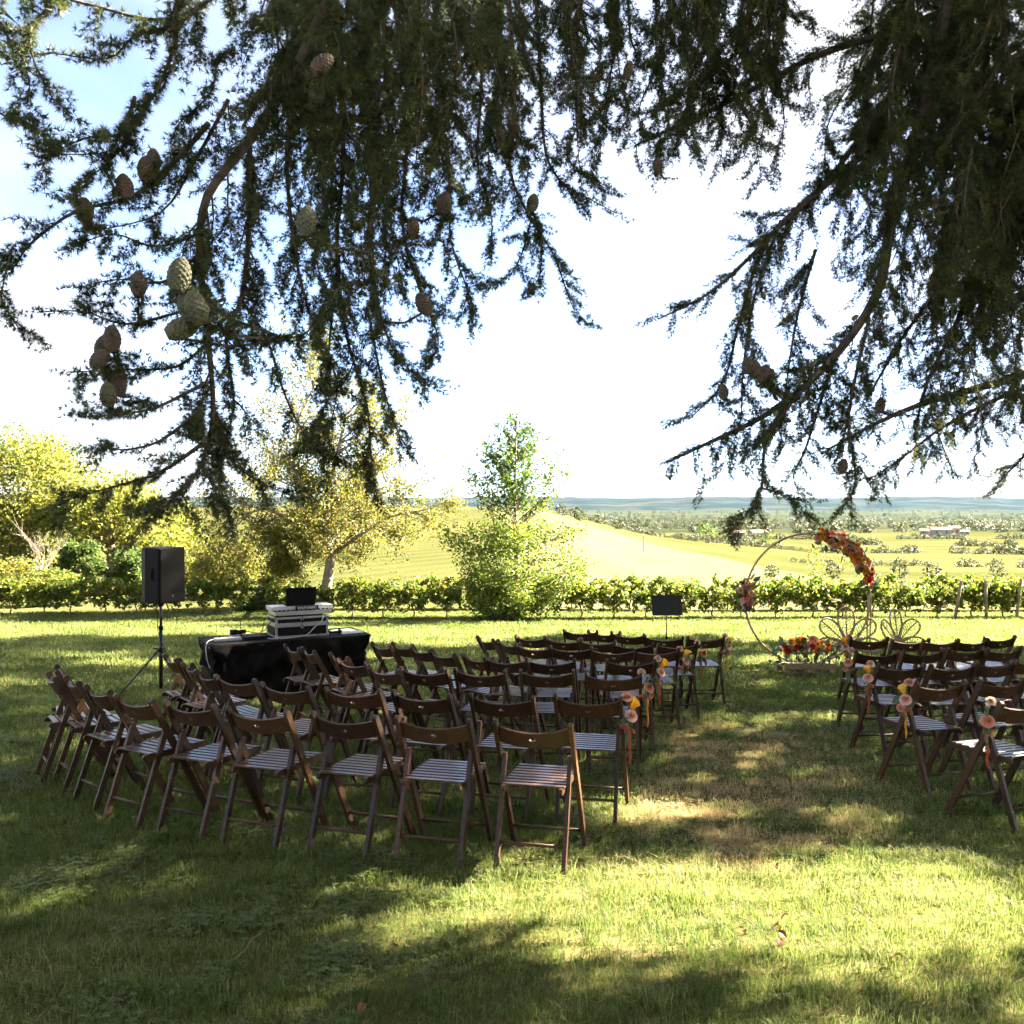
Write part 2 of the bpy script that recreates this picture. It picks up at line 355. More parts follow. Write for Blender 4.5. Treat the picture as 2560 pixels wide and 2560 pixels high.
# ------------------------------------------------------------------ lawn grass
def grass_material():
    m = bpy.data.materials.new('grass_blade'); m.use_nodes = True; n = m.node_tree; n.nodes.clear(); L = n.links.new
    out = n.nodes.new('ShaderNodeOutputMaterial'); g = n.nodes.new('ShaderNodeNewGeometry'); at_ = n.nodes.new('ShaderNodeAttribute'); at_.attribute_name = 'rnd'
    n1 = n.nodes.new('ShaderNodeTexNoise'); n1.inputs['Scale'].default_value = 0.9; n1.inputs['Detail'].default_value = 4; L(g.outputs['Position'], n1.inputs['Vector'])
    r1 = n.nodes.new('ShaderNodeValToRGB'); e = r1.color_ramp.elements
    for _ in range(2): e.new(0.5)
    for q, (p, c) in zip(e, [(0.0, (0.042, 0.074, 0.011)), (0.5, (0.118, 0.152, 0.030)), (0.82, (0.25, 0.23, 0.095)), (1.0, (0.40, 0.29, 0.14))]): q.position = p; q.color = (*c, 1)
    # worn strip along the aisle is drier
    sep = n.nodes.new('ShaderNodeSeparateXYZ'); L(g.outputs['Position'], sep.inputs[0])
    def ma(op, a, b):
        q = n.nodes.new('ShaderNodeMath'); q.operation = op
        for k, s in enumerate((a, b)):
            if isinstance(s, (int, float)): q.inputs[k].default_value = s
            else: L(s, q.inputs[k])
        return q.outputs[0]
    ax = ma('ADD', 1.35, ma('MULTIPLY', ma('SUBTRACT', sep.outputs[1], 5.0), 0.20))
    dx = ma('ABSOLUTE', ma('SUBTRACT', sep.outputs[0], ax), 0)
    wx = n.nodes.new('ShaderNodeMapRange'); wx.inputs['From Min'].default_value = 1.3; wx.inputs['From Max'].default_value = 0.2; L(dx, wx.inputs['Value'])
    wy = n.nodes.new('ShaderNodeMapRange'); wy.inputs['From Min'].default_value = 11.0; wy.inputs['From Max'].default_value = 8.5; L(sep.outputs[1], wy.inputs['Value'])
    wy2 = n.nodes.new('ShaderNodeMapRange'); wy2.inputs['From Min'].default_value = 4.6; wy2.inputs['From Max'].default_value = 5.8; L(sep.outputs[1], wy2.inputs['Value'])
    n2 = n.nodes.new('ShaderNodeTexNoise'); n2.inputs['Scale'].default_value = 2.2; n2.inputs['Detail'].default_value = 4; L(g.outputs['Position'], n2.inputs['Vector'])
    mm = n.nodes.new('ShaderNodeMapRange'); mm.inputs['From Min'].default_value = 0.38; mm.inputs['From Max'].default_value = 0.58; L(n2.outputs[0], mm.inputs['Value'])
    worn = ma('MULTIPLY', ma('MULTIPLY', ma('MULTIPLY', wx.outputs[0], wy.outputs[0]), wy2.outputs[0]), mm.outputs[0])
    fac = ma('ADD', ma('ADD', ma('MULTIPLY', at_.outputs['Fac'], 0.62), ma('MULTIPLY', ma('SUBTRACT', n1.outputs[0], 0.5), 0.9)), ma('ADD', 0.10, ma('MULTIPLY', worn, 0.85)))
    L(fac, r1.inputs[0])
    pb = n.nodes.new('ShaderNodeBsdfPrincipled'); pb.inputs['Roughness'].default_value = 0.55; pb.inputs['Specular IOR Level'].default_value = 0.35
    tr = n.nodes.new('ShaderNodeBsdfTranslucent'); ms = n.nodes.new('ShaderNodeMixShader'); ms.inputs[0].default_value = 0.4
    hs = n.nodes.new('ShaderNodeHueSaturation'); hs.inputs['Value'].default_value = 1.6
    L(r1.outputs[0], pb.inputs['Base Color']); L(r1.outputs[0], hs.inputs['Color']); L(hs.outputs[0], tr.inputs['Color'])
    L(pb.outputs[0], ms.inputs[1]); L(tr.outputs[0], ms.inputs[2]); L(ms.outputs[0], out.inputs['Surface'])
    return m
GRASS = grass_material()
def grass_clump(i, nb, rad, hmin, hmax, w):
    rs = np.random.default_rng(100 + i); v = []; f = []; rd = []
    for k in range(nb):
        a = rs.uniform(0, 6.283); r = rad * math.sqrt(rs.uniform()); x, y = r * math.cos(a), r * math.sin(a)
        h = rs.uniform(hmin, hmax); ln = rs.uniform(0.15, 1.1) * h; la = rs.uniform(0, 6.283); wa = rs.uniform(0, 6.283)
        lx, ly = math.cos(la) * ln, math.sin(la) * ln; wx, wy = math.cos(wa) * w / 2, math.sin(wa) * w / 2
        b = len(v); zt = math.sqrt(max(h * h - ln * ln * 0.75, (0.25 * h) ** 2))
        v += [(x - wx, y - wy, -0.01), (x + wx, y + wy, -0.01), (x + lx * 0.35 + wx * .8, y + ly * 0.35 + wy * .8, zt * 0.62), (x + lx * 0.35 - wx * .8, y + ly * 0.35 - wy * .8, zt * 0.62), (x + lx, y + ly, zt), (x + lx, y + ly, zt)]
        f += [(b, b + 1, b + 2, b + 3), (b + 3, b + 2, b + 4, b + 5)]
        q = rs.uniform() ** 1.5; rd += [q, q]
    # drop the zero-width doubles at the tips
    tri = []; rr = []
    for q, (a, b2, c, d) in enumerate(f):
        if q % 2 == 0: tri += [(a, b2, c), (a, c, d)]; rr += [rd[q]] * 2
        else: tri += [(a, b2, c)]; rr += [rd[q]]
    return np_mesh('grass_clump', v, tri, GRASS, rr)
def grass_tile(i, nb, half, hmin, hmax, w):
    """a square of lawn: many fine bent blades"""
    rs = np.random.default_rng(100 + i)
    x = rs.uniform(-half, half, nb); y = rs.uniform(-half, half, nb)
    hn = np.array([mnoise.noise((a * 9, b * 9, i * 3.7)) for a, b in zip(x, y)])
    h = rs.uniform(hmin, hmax, nb) * (1 + .5 * hn); ln = rs.uniform(.15, 1.15, nb) * h; la = rs.uniform(0, 6.283, nb); wa = rs.uniform(0, 6.283, nb)
    la = np.where(rs.uniform(0, 1, nb) < .5, la, 2.2 + rs.normal(size=nb) * .6 + 3 * hn)
    lx, ly = np.cos(la) * ln, np.sin(la) * ln; wx, wy = np.cos(wa) * w / 2, np.sin(wa) * w / 2
    zt = np.sqrt(np.maximum(h * h - ln * ln * .75, (.22 * h) ** 2)); z0 = np.full(nb, -.01)
    v = np.stack([np.stack(q, -1) for q in ((x - wx, y - wy, z0), (x + wx, y + wy, z0), (x + lx * .35 + wx * .8, y + ly * .35 + wy * .8, zt * .62), (x + lx * .35 - wx * .8, y + ly * .35 - wy * .8, zt * .62), (x + lx, y + ly, zt))], 1).reshape(-1, 3)
    k = np.arange(nb) * 5; f = np.concatenate([np.stack([k, k + 1, k + 2], -1), np.stack([k, k + 2, k + 3], -1), np.stack([k + 3, k + 2, k + 4], -1)])
    q = rs.uniform(0, 1, nb) ** 1.4
    return np_mesh('grass_tile', v, f, GRASS, np.tile(q, 3))
tiles = [grass_tile(i, 1150, .19, .022, .062, .0034) for i in range(5)] + [grass_tile(10 + i, 900, .28, .025, .065, .0055) for i in range(4)] + [grass_tile(20 + i, 1000, .56, .03, .075, .011) for i in range(4)]
tufts = [grass_clump(20 + i, 34, 0.09, 0.05, 0.115, 0.004) for i in range(4)]
gp = []; gs = []; gv = []
def lay(d0, d1, step, lo, hi):
    for y in np.arange(d0, d1, step):
        hw = .60 * y + .7
        for x in np.arange(-hw, hw, step):
            xx, yy = x + random.uniform(-.08, .08) * step, y + random.uniform(-.08, .08) * step
            worn = math.exp(-((xx - (1.35 + (yy - 5) * .2)) / .8) ** 2) if 5.4 < yy < 9.8 else 0
            nz = mnoise.noise((xx * .9, yy * .9, 3.1))
            gp.append((xx, yy, gz(xx, yy))); gs.append((1 + .22 * nz - .3 * worn) * random.uniform(.92, 1.1)); gv.append(random.randrange(lo, hi))
lay(2.5, 6.4, .34, 0, 5); lay(6.4, 12.2, .50, 5, 9); lay(12.2, 28.6, 1.0, 9, 13)
n = 2600; yy = np.sqrt(RNG.uniform(7, 150, n)); xx = RNG.uniform(-1, 1, n) * (.6 * yy + .6)
for x, y in zip(xx, yy):
    worn = math.exp(-((x - (1.35 + (y - 5) * .2)) / .9) ** 2) if 5.2 < y < 9.8 else 0
    if mnoise.noise((x * .8, y * .8, 9.0)) + random.uniform(-.3, .3) > .02 + worn * .6: gp.append((x, y, gz(x, y))); gs.append(random.uniform(.55, 1.05)); gv.append(13 + random.randrange(4))
gp = np.array(gp); gr = np.zeros_like(gp); gv = np.array(gv)
gr[:, 2] = np.where(gv < 13, RNG.integers(0, 4, len(gp)) * (math.pi / 2), RNG.uniform(0, 6.283, len(gp)))
def litter_tile(i):
    """straw and dead needles lying in the grass, with a little clover"""
    rs = np.random.default_rng(400 + i); v = []; f = []; rd = []
    for k in range(46):
        x, y, a, L_, z = rs.uniform(-.2, .2), rs.uniform(-.2, .2), rs.uniform(0, 6.283), rs.uniform(.02, .07), rs.uniform(.012, .045); dx, dy = math.cos(a) * L_, math.sin(a) * L_; wx, wy = -math.sin(a) * .0014, math.cos(a) * .0014; b = len(v)
        v += [(x - wx, y - wy, z), (x + wx, y + wy, z), (x + dx, y + dy, z + rs.uniform(-.01, .02))]; f.append((b, b + 1, b + 2)); rd.append(1.0)
    return np_mesh('grass_litter', np.array(v), np.array(f), GRASS, rd)
def clover_tile(i):
    rs = np.random.default_rng(450 + i); v = []; f = []; rd = []
    for k in range(40):
        x, y, z, a0 = rs.normal() * .06, rs.normal() * .06, rs.uniform(.02, .045), rs.uniform(0, 6.283)
        for t in range(3):
            a = a0 + t * 2.094; c, s = math.cos(a), math.sin(a); b = len(v); r_ = .009
            v += [(x, y, z), (x + c * r_ - s * r_ * .7, y + s * r_ + c * r_ * .7, z + .002), (x + c * r_ * 1.7, y + s * r_ * 1.7, z), (x + c * r_ + s * r_ * .7, y + s * r_ - c * r_ * .7, z + .002)]; f += [(b, b + 1, b + 2), (b, b + 2, b + 3)]; rd += [.32, .32]
    return np_mesh('clover', np.array(v), np.array(f), GRASS, rd)
clumps = tiles + tufts + [litter_tile(i) for i in range(3)] + [clover_tile(i) for i in range(2)]
n = 1500; yy = np.sqrt(RNG.uniform(8, 130, n)); xx = RNG.uniform(-1, 1, n) * (.6 * yy + .4); ex = [];
for x, y in zip(xx, yy):
    worn = math.exp(-((x - (1.35 + (y - 5) * .2)) / 1.1) ** 2) if 4.6 < y < 10.5 else 0
    if random.random() < .28 + .72 * worn: ex.append((x, y, gz(x, y) + .01, 17 + random.randrange(3)))
    elif mnoise.noise((x * .5, y * .5, 21.0)) > .1: ex.append((x, y, gz(x, y) + .005, 20 + random.randrange(2)))
ex = np.array(ex); gp = np.concatenate([gp, ex[:, :3]]); gs = np.concatenate([np.array(gs), RNG.uniform(.8, 1.3, len(ex))]); gv = np.concatenate([gv, ex[:, 3].astype(int)])
gr = np.concatenate([gr, np.stack([np.zeros(len(ex)), np.zeros(len(ex)), RNG.uniform(0, 6.28, len(ex))], -1)])
g_o = scatter('lawn_grass', gp, gr, gs, gv, clumps)
tag(g_o, 'short green lawn grass with drier straw patches in the aisle', 'grass', kind='stuff')

# ------------------------------------------------------------------ leaves and trees
def leaf_mesh(name, c, size, mat, up_bias=0.25, fold=True, rnd=None, aspect=0.62, droop=0.0):
    """one folded leaf per centre"""
    c = np.asarray(c, float); n = len(c)
    nrm = RNG.normal(size=(n, 3)); nrm[:, 2] = np.abs(nrm[:, 2]) + up_bias; nrm /= np.linalg.norm(nrm, axis=1)[:, None]
    t = RNG.normal(size=(n, 3)); t[:, 2] -= droop; t -= nrm * (t * nrm).sum(1)[:, None]; t /= np.linalg.norm(t, axis=1)[:, None]
    b = np.cross(nrm, t)
    s = (np.asarray(size) * RNG.uniform(0.6, 1.3, n))[:, None]
    v0 = c - t * s * 0.5; v1 = c + b * s * aspect * 0.5 + nrm * s * 0.12; v2 = c + t * s * 0.5; v3 = c - b * s * aspect * 0.5 + nrm * s * 0.12
    v = np.stack([v0, v1, v2, v3], 1).reshape(-1, 3)
    k = np.arange(n) * 4
    f = np.stack([k, k + 1, k + 2, k + 3], -1)
    return np_mesh(name, v, f, mat, RNG.uniform(0, 1, n) if rnd is None else rnd)

def grow(p, d, ln, r, lvl, maxl, mb, tips, spread, nb, rs, up=0.15, seg=4, shrink=0.68, n=6):
    pts = [p.copy()]; rr = [r]; q = p.copy(); dd = d.copy()
    for i in range(seg):
        dd = (dd + Vector(rs.normal(size=3)) * 0.16 + Vector((0, 0, up * 0.3))).normalized()
        q = q + dd * ln / seg; pts.append(q.copy()); rr.append(r * (1 - 0.62 * (i + 1) / seg))
    mb.tube(pts, rr, n if lvl < 2 else 4)
    if lvl >= maxl - 1: tips += [(pt, dd.copy()) for pt in pts[1:]]
    if lvl >= maxl: return
    for k in range(nb):
        f = 0.35 + 0.65 * (k + rs.uniform(0, 1)) / nb; i = min(int(f * seg), seg - 1)
        b = pts[i].lerp(pts[i + 1], f * seg - i)
        ax = Vector(rs.normal(size=3)); ax = (ax - dd * ax.dot(dd)).normalized()
        nd = (dd * math.cos(spread) + ax * math.sin(spread)).normalized()
        grow(b, nd, ln * shrink * rs.uniform(0.75, 1.2), max(r * (1 - 0.6 * f) * 0.62, 0.006), lvl + 1, maxl, mb, tips, spread, nb, rs, up, seg, shrink, n)

def tree_obj(name, loc, label, cat='tree', group=None):
    o = empty(name, loc); return tag(o, label, cat, group)

# --- walnut-like tree with pale trunk, left of centre
def open_tree():
    d = 30.0; bx = (808 - 1280) * d / F; bz = gz(bx, d)
    T = tree_obj('walnut_tree', (bx, d, bz - 0.1), 'airy yellow-leaved tree with pale leaning trunk behind the table')
    rs = np.random.default_rng(3); mb = MB(); tips = []
    k = d / F
    def q(px, py, dy=0.0):
        v = at(px, py, d); return Vector((v.x - bx, dy, v.z - bz + 0.1))
    mb.tube([q(808, 1545), q(812, 1490), q(820, 1440), q(826, 1400), q(822, 1350)], [0.21, 0.17, 0.155, 0.15, 0.12], 10)
    limbs = [([(822, 1360), (815, 1250, -.2), (850, 1130, -.3), (870, 1020, 0)], .11), ([(826, 1400), (850, 1365, .3), (905, 1300, .8), (960, 1200, 1.0)], .10),
             ([(822, 1380), (780, 1320, .5), (735, 1210, 1.0), (720, 1090, 1.2)], .085), ([(822, 1360), (760, 1310, -.6), (690, 1270, -1.2), (620, 1290, -1.4)], .075),
             ([(826, 1390), (900, 1340, -.6), (985, 1290, -1.2), (1080, 1270, -1.3)], .08), ([(818, 1300), (900, 1180, .4), (985, 1080, .6)], .07), ([(822, 1340), (740, 1170, -.4), (760, 1050, -.7), (800, 970, -.7)], .065),
             ([(822, 1350), (720, 1350, .4), (690, 1385, .3), (700, 1440, .2)], .05)]
    for pts, r in limbs:
        P = [q(*p) for p in pts]; n = len(P)
        mb.tube(P, [r * (1 - 0.6 * i / (n - 1)) for i in range(n)], 7)
        for i in range(n - 1):
            for s in range(6):
                b = P[i].lerp(P[i + 1], rs.uniform()); dr = (P[i + 1] - P[i]).normalized()
                ax = Vector(rs.normal(size=3)); ax = (ax - dr * ax.dot(dr)).normalized()
                grow(b, (dr * 0.65 + ax * 0.8).normalized(), rs.uniform(0.8, 1.45) * (0.5 if pts[-1][1] > 1400 else 1), r * 0.34, 1, 3, mb, tips, 0.75, 3, rs, 0.12, 3)
    obj('trunk', mb.mesh('walnut_trunk', M['bark_pale'], True), T)
    tp = np.array([t[0] for t in tips]); n = 60000
    c = tp[RNG.integers(0, len(tp), n)] + RNG.normal(size=(n, 3)) * 0.13
    obj('crown', leaf_mesh('walnut_crown', c, 0.09, M['leaf_yellow'], droop=0.6), T)
open_tree()

# --- ginkgo-like tree: wide skirt and narrow pointed top
def ginkgo():
    d = 26.5; bx = (1290 - 1280) * d / F; bz = gz(bx, d)
    T = tree_obj('ginkgo_tree', (bx, d, bz - 0.05), 'green tree with bushy skirt and slender pointed top, centre')
    rs = np.random.default_rng(5); mb = MB(); tips = []
    k = d / F; H = (1545 - 1025) * k
    mb.tube([(0, 0, 0), (0.02, 0, H * .3), (-.03, 0, H * .6), (0.02, 0, H * .97)], [0.10, 0.075, 0.045, 0.01], 8)
    prof = [(0.03, 1.2), (0.12, 1.75), (0.25, 1.95), (0.38, 1.85), (0.45, 1.5), (0.55, 1.38), (0.66, 1.05), (0.78, 0.76), (0.88, 0.48), (0.97, 0.12)]
    for i in range(210):
        h = rs.uniform(0.03, 0.97) ** 1.15; rad = float(interp(h, prof)) * rs.uniform(0.6, 1.12); a = rs.uniform(0, 6.283)
        rise = 0.25 if h < 0.42 else 0.95
        tip = Vector((math.cos(a) * rad, math.sin(a) * rad, h * H + rad * rise)); b = Vector((0, 0, h * H))
        tip.z = min(tip.z, H * 1.02)
        mid = b.lerp(tip, 0.5) + Vector((0, 0, -0.06 * rad)) + Vector(rs.normal(size=3)) * 0.05
        mb.tube([b, mid, tip], [0.022 * (1.1 - h), 0.012, 0.004], 4)
        m = int(34 * rad) + 4 if h < .44 else int(15 * rad) + 3
        for s in range(m):
            f = 1 - rs.uniform(0, 0.85) ** 1.4; p = (b.lerp(mid, f * 2) if f < 0.5 else mid.lerp(tip, f * 2 - 1)); tips.append((p, h))
    obj('trunk', mb.mesh('ginkgo_trunk', M['bark'], True), T)
    tp = np.array([t[0] for t in tips]); hh = np.array([t[1] for t in tips]); n = 30000
    ix = RNG.integers(0, len(tp), n); sp = np.where(hh[ix] < 0.45, 0.14, 0.06)[:, None]
    c = tp[ix] + RNG.normal(size=(n, 3)) * sp
    rnd = np.clip(RNG.uniform(0, 1, n) * 0.75 + np.where(hh[ix] < 0.45, 0.18, -0.12), 0, 1)
    obj('crown', leaf_mesh('ginkgo_crown', c, 0.072, M['leaf_green'], rnd=rnd, aspect=0.9), T)
ginkgo()

# --- woodland and shrubs at the left
def bushy(name, px, top, w, d, label, mat, nleaf, lsize, group=None, base=1500, dark=0.0, trunk_r=0.12, seed=0, lobes=16, trunk_vis=0.25):
    rs = np.random.default_rng(seed); bx = (px - 1280) * d / F; bz = gz(bx, d)
    T = tree_obj(name, (bx, d, bz - 0.1), label, 'shrub' if 'shrub' in name else 'tree', group)
    H = at(px, top, d).z - bz; W = w * d / F / 2
    mb = MB(); tips = []
    mb.tube([(0, 0, 0), (0.05, 0, H * .25), (0, 0.05, H * .55)], [trunk_r, trunk_r * .75, trunk_r * .35], 7)
    cs = []
    for i in range(lobes):
        a = rs.uniform(0, 6.283); zz = rs.uniform(trunk_vis, 0.9); rad = W * 0.68 * math.sqrt(max(0.05, 1 - ((zz - 0.48) / 0.58) ** 2)) * math.sqrt(rs.uniform(0.15, 1))
        c = Vector((math.cos(a) * rad, math.sin(a) * rad * 0.9, H * zz)); lr = rs.uniform(0.24, 0.42) * W
        cs.append((c, lr)); mb.tube([(0, 0, H * min(zz * .5, .5)), c * 0.6 + Vector((0, 0, H * .1)), c], [trunk_r * .35, trunk_r * .2, 0.01], 4)
    obj('trunk', mb.mesh(name + '_trunk', M['bark'], True), T)
    li = RNG.integers(0, lobes, nleaf); dr = RNG.normal(size=(nleaf, 3)); dr /= np.linalg.norm(dr, axis=1)[:, None]
    rad = (1 - RNG.uniform(0, 1, nleaf) ** 2 * 0.75) * (1 + RNG.normal(size=nleaf) * 0.10)
    cc = np.array([c for c, _ in cs]); lr = np.array([r for _, r in cs])
    # sub-clumps along each lobe's skin
    sub = np.sin(dr[:, 0] * 6 + li) * np.sin(dr[:, 1] * 6 + 2 * li) * np.sin(dr[:, 2] * 6 + li * .7)
    p = cc[li] + dr * (lr[li] * rad * (1 + 0.22 * sub))[:, None] * np.array([1, 1, 0.85])
    p = p[p[:, 2] > 0.05]
    obj('crown', leaf_mesh(name + '_crown', p, lsize, mat), T)
    return T
WG = 'trees and shrubs at the left edge of the lawn'
bushy('oak_tree', 50, 1082, 470, 48, 'large rounded tree filling the left edge of the photo', M['leaf_wood'], 24000, 0.19, WG, seed=1, lobes=26, trunk_r=.3, trunk_vis=.1)
bushy('oak_tree', 275, 1178, 380, 46, 'mid-sized rounded tree just right of the largest left tree', M['leaf_wood'], 18000, 0.18, WG, seed=2, lobes=22, trunk_r=.25, trunk_vis=.1)
bushy('oak_tree', 410, 1262, 260, 50, 'smaller sunlit tree behind the loudspeaker', M['leaf_wood'], 11000, 0.17, WG, seed=3, lobes=16, trunk_r=.2, trunk_vis=.1)
bushy('dark_shrub', 205, 1345, 150, 35, 'darkest green tall shrub left of the loudspeaker', M['leaf_dark'], 8000, 0.12, WG, seed=4)
bushy('dark_shrub', 335, 1375, 150, 36, 'dark green shrub directly behind the loudspeaker box', M['leaf_dark'], 7000, 0.12, WG, seed=5)
bushy('fruit_tree', 555, 1340, 230, 34, 'small yellow-green tree with bare pale trunk right of loudspeaker', M['leaf_yellow'], 7500, 0.10, WG, seed=6, trunk_vis=.4, trunk_r=.1)
bushy('fruit_tree', 30, 1400, 190, 33, 'low yellowish tree at the far left edge under the big tree', M['leaf_yellow'], 6500, 0.11, WG, seed=7)
bushy('fruit_tree', 660, 1400, 170, 38, 'low yellow-green bush left of the pale leaning trunk', M['leaf_wood'], 6000, 0.12, WG, seed=8)
bushy('round_shrub', 470, 1400, 150, 40, 'rounded green shrub between loudspeaker and small pale-trunked tree', M['leaf_wood'], 6000, 0.12, WG, seed=9)
bushy('round_shrub', 130, 1425, 170, 31, 'low round shrub at the lawn edge left of loudspeaker', M['leaf_vine'], 6000, 0.10, WG, seed=10)
bushy('round_shrub', 640, 1478, 150, 29.5, 'low dark bush behind the flight case', M['leaf_dark'], 5000, 0.09, WG, seed=11, trunk_vis=.15)

def bare_tree():
    d = 32; bx = (68 - 1280) * d / F
    T = tree_obj('bare_tree', (bx, d, gz(bx, d) - .05), 'slender leafless pale tree at the left lawn edge', 'tree', WG)
    rs = np.random.default_rng(21); mb = MB(); tips = []
    grow(Vector((0, 0, 0)), Vector((0.03, 0, 1)), 1.5, 0.06, 0, 3, mb, tips, 0.5, 4, rs, 0.3, 4, 0.7)
    obj('trunk', mb.mesh('bare_tree_trunk', M['bark_pale'], True), T)
bare_tree()

# --- vine rows beyond the lawn
def vine_meshes(i, h=1.25, w=1.15):
    rs = np.random.default_rng(50 + i); mb = MB()
    mb.tube([(0, 0, 0), (0.04, 0.01, .2), (-.03, 0, .42), (0.02, 0, .6)], [.035, .028, .026, .022], 6)
    for s in (-1, 1): mb.tube([(0.02, 0, .55), (s * .25, 0, .66), (s * .55, 0.02, .68)], [.02, .014, .007], 5)
    tr = mb.mesh('vine_trunk', M['bark'], True)
    n = 1500; x = RNG.uniform(-w / 2, w / 2, n); z = 0.30 + (h - 0.30) * RNG.beta(1.4, 1.0, n); y = RNG.normal(size=n) * 0.2
    z += 0.12 * np.sin(x * 9 + i * 2) + np.where(RNG.uniform(0, 1, n) < 0.06, RNG.uniform(0, .25, n), 0)
    keep = np.sin(x * 7 + i) * np.sin(z * 9 + i * 1.7) > -0.55
    return tr, leaf_mesh('vine_foliage', np.stack([x, y, z], -1)[keep], 0.115, M['leaf_vine'], aspect=0.9)
VM = [vine_meshes(i) for i in range(5)]
ordw = ['first', 'second', 'third', 'fourth', 'fifth', 'sixth', 'seventh', 'eighth', 'ninth', 'tenth', 'eleventh', 'twelfth', 'thirteenth', 'fourteenth', 'fifteenth', 'sixteenth', 'seventeenth', 'eighteenth', 'nineteenth', 'twentieth'] + ['twenty-' + q for q in ('first', 'second', 'third', 'fourth', 'fifth', 'sixth', 'seventh', 'eighth', 'ninth')] + ['thirtieth']
def vine_row(x0, x1, y, step, group, where, sc_=1.0):
    n = int((x1 - x0) / step) + 1
    for i in range(n):
        x = x0 + i * step + random.uniform(-.08, .08); yy = y + random.uniform(-.08, .08)
        T = empty('grape_vine', (x, yy, gz(x, yy) - .02)); T.rotation_euler = (0, 0, random.choice((0, math.pi)) + random.uniform(-.1, .1)); s = sc_ * random.uniform(.68, .84); T.scale = (s, s, s)
        tag(T, 'green grape vine, %s from the left in %s' % (ordw[i], where), 'vine', group)
        tr, fo = VM[(i * 3 + int(y)) % 5]
        obj('trunk', tr, T); obj('foliage', fo, T)
vine_row(-6.6, 16.0, 27.2, 0.95, 'grape vines in the row along the lawn', 'the row along the lawn edge')
vine_row(-5.0, 18.5, 29.9, 0.98, 'grape vines in the second row', 'the row behind the lawn-edge vines', 1.02)
vine_row(-17.0, -7.6, 28.3, 0.95, 'grape vines behind the loudspeaker', 'the low row behind the loudspeaker', 1.05)
def vine_post(px, ptop, pbase, lean, label):
    d = 26.8; a = at(px, pbase, d); b = at(px + lean, ptop, d); a.z = gz(a.x, d) - .05
    mb = MB(); mb.bar(a, b, .075, .075); tag(obj('vineyard_post', mb.mesh('vineyard_post', M['bark'])), label, 'post', 'posts along the vine row')
vine_post(2388, 1452, 1556, 16, 'leaning dark wooden post in the vine row, leftmost of three')
vine_post(2467, 1450, 1552, -2, 'upright wooden post in the vine row, middle of three')
vine_post(2542, 1448, 1552, 12, 'dark wooden post in the vine row nearest the right edge')
p0 = at(1610, 1398, 90); p1 = at(1610, 1340, 90); p0.z = gz(p0.x, 90) - .1
mb = MB(); mb.tube([p0, p1], [.07, .06], 6); tag(obj('field_pole', mb.mesh('field_pole', M['bark'])), 'thin lone pole standing in the pale sloping field', 'pole')

# --- bushes, poplars and houses down the slope
def blob_mesh(i, n=260, tall=1.0, mat=None, ls=0.35):
    rs = np.random.default_rng(300 + i); d = rs.normal(size=(n, 3)); d /= np.linalg.norm(d, axis=1)[:, None]
    r = 0.5 * (1 + 0.25 * np.sin(d[:, 0] * 5 + i) * np.sin(d[:, 1] * 5) + rs.normal(size=n) * 0.08) * (1 - rs.uniform(0, .5, n) ** 2)
    p = d * r[:, None] * np.array([1, 1, tall]); p[:, 2] += 0.45 * tall
    return leaf_mesh('far_foliage', p, 0.17, mat, aspect=0.8)
BL = [blob_mesh(i, mat=M['leaf_wood']) for i in range(3)] + [blob_mesh(5 + i, mat=M['leaf_dark']) for i in range(2)]
PO = [blob_mesh(9, 260, 2.6, M['leaf_yellow']), blob_mesh(10, 260, 2.6, M['leaf_wood'])]
def far_bush(px, py, w, d, label, me, name='hillside_bush', cat='bush', group='bushes on the slope'):
    x = (px - 1280) * d / F; T = empty(name, (x, d, gz(x, d))); s = w * d / F; tag(T, label, cat, group)
    T.rotation_euler = (0, 0, random.uniform(0, 6.28)); o = obj('crown', me, T); o.scale = (s, s, s)
    mb = MB(); mb.tube([(0, 0, -.2), (0, 0, s * .4)], [s * .04, s * .03], 5); obj('trunk', mb.mesh('far_trunk', M['bark']), T)
HB = [blob_mesh(40 + i, 200, mat=M['leaf_far']) for i in range(2)]
fb = [(1440, 1290, 30, 170), (1500, 1300, 26, 175), (1450, 1310, 28, 150), (1545, 1312, 30, 165), (1590, 1318, 22, 180), (1405, 1300, 30, 150), (1640, 1322, 20, 185), (1700, 1330, 18, 190), (1770, 1335, 16, 200)]
for i, (px, py, w, d) in enumerate(fb):
    far_bush(px, py, w, d, 'olive bush along the hill edge, %s from the left' % ordw[i], HB[i % 2])
far_bush(1765, 1310, 42, 330, 'dark round tree above the pale field', BL[3], 'round_tree', 'tree', 'far trees')
far_bush(1912, 1320, 22, 420, 'small dark tree left of the hoop top, far off', BL[4], 'round_tree', 'tree', 'far trees')
far_bush(2035, 1440, 34, 75, 'tall pale poplar behind the vines left of the garland', PO[0], 'poplar_tree', 'tree', 'poplars beyond the vines')
far_bush(2108, 1400, 32, 95, 'tall yellow poplar behind the garland', PO[0], 'poplar_tree', 'tree', 'poplars beyond the vines')
far_bush(2055, 1455, 20, 70, 'short pale poplar beside the taller one', PO[1], 'poplar_tree', 'tree', 'poplars beyond the vines')
for i, (px, w, d, q) in enumerate([(2085, 40, 62, 'left'), (2250, 46, 60, 'middle'), (2330, 40, 64, 'right'), (2495, 36, 66, 'far right'), (1930, 34, 58, 'far left')]):
    far_bush(px, 0, w, d, 'low pale bush beyond the vine rows, %s of five' % q, HB[i % 2], 'field_bush', 'bush', 'bushes beyond the vines')
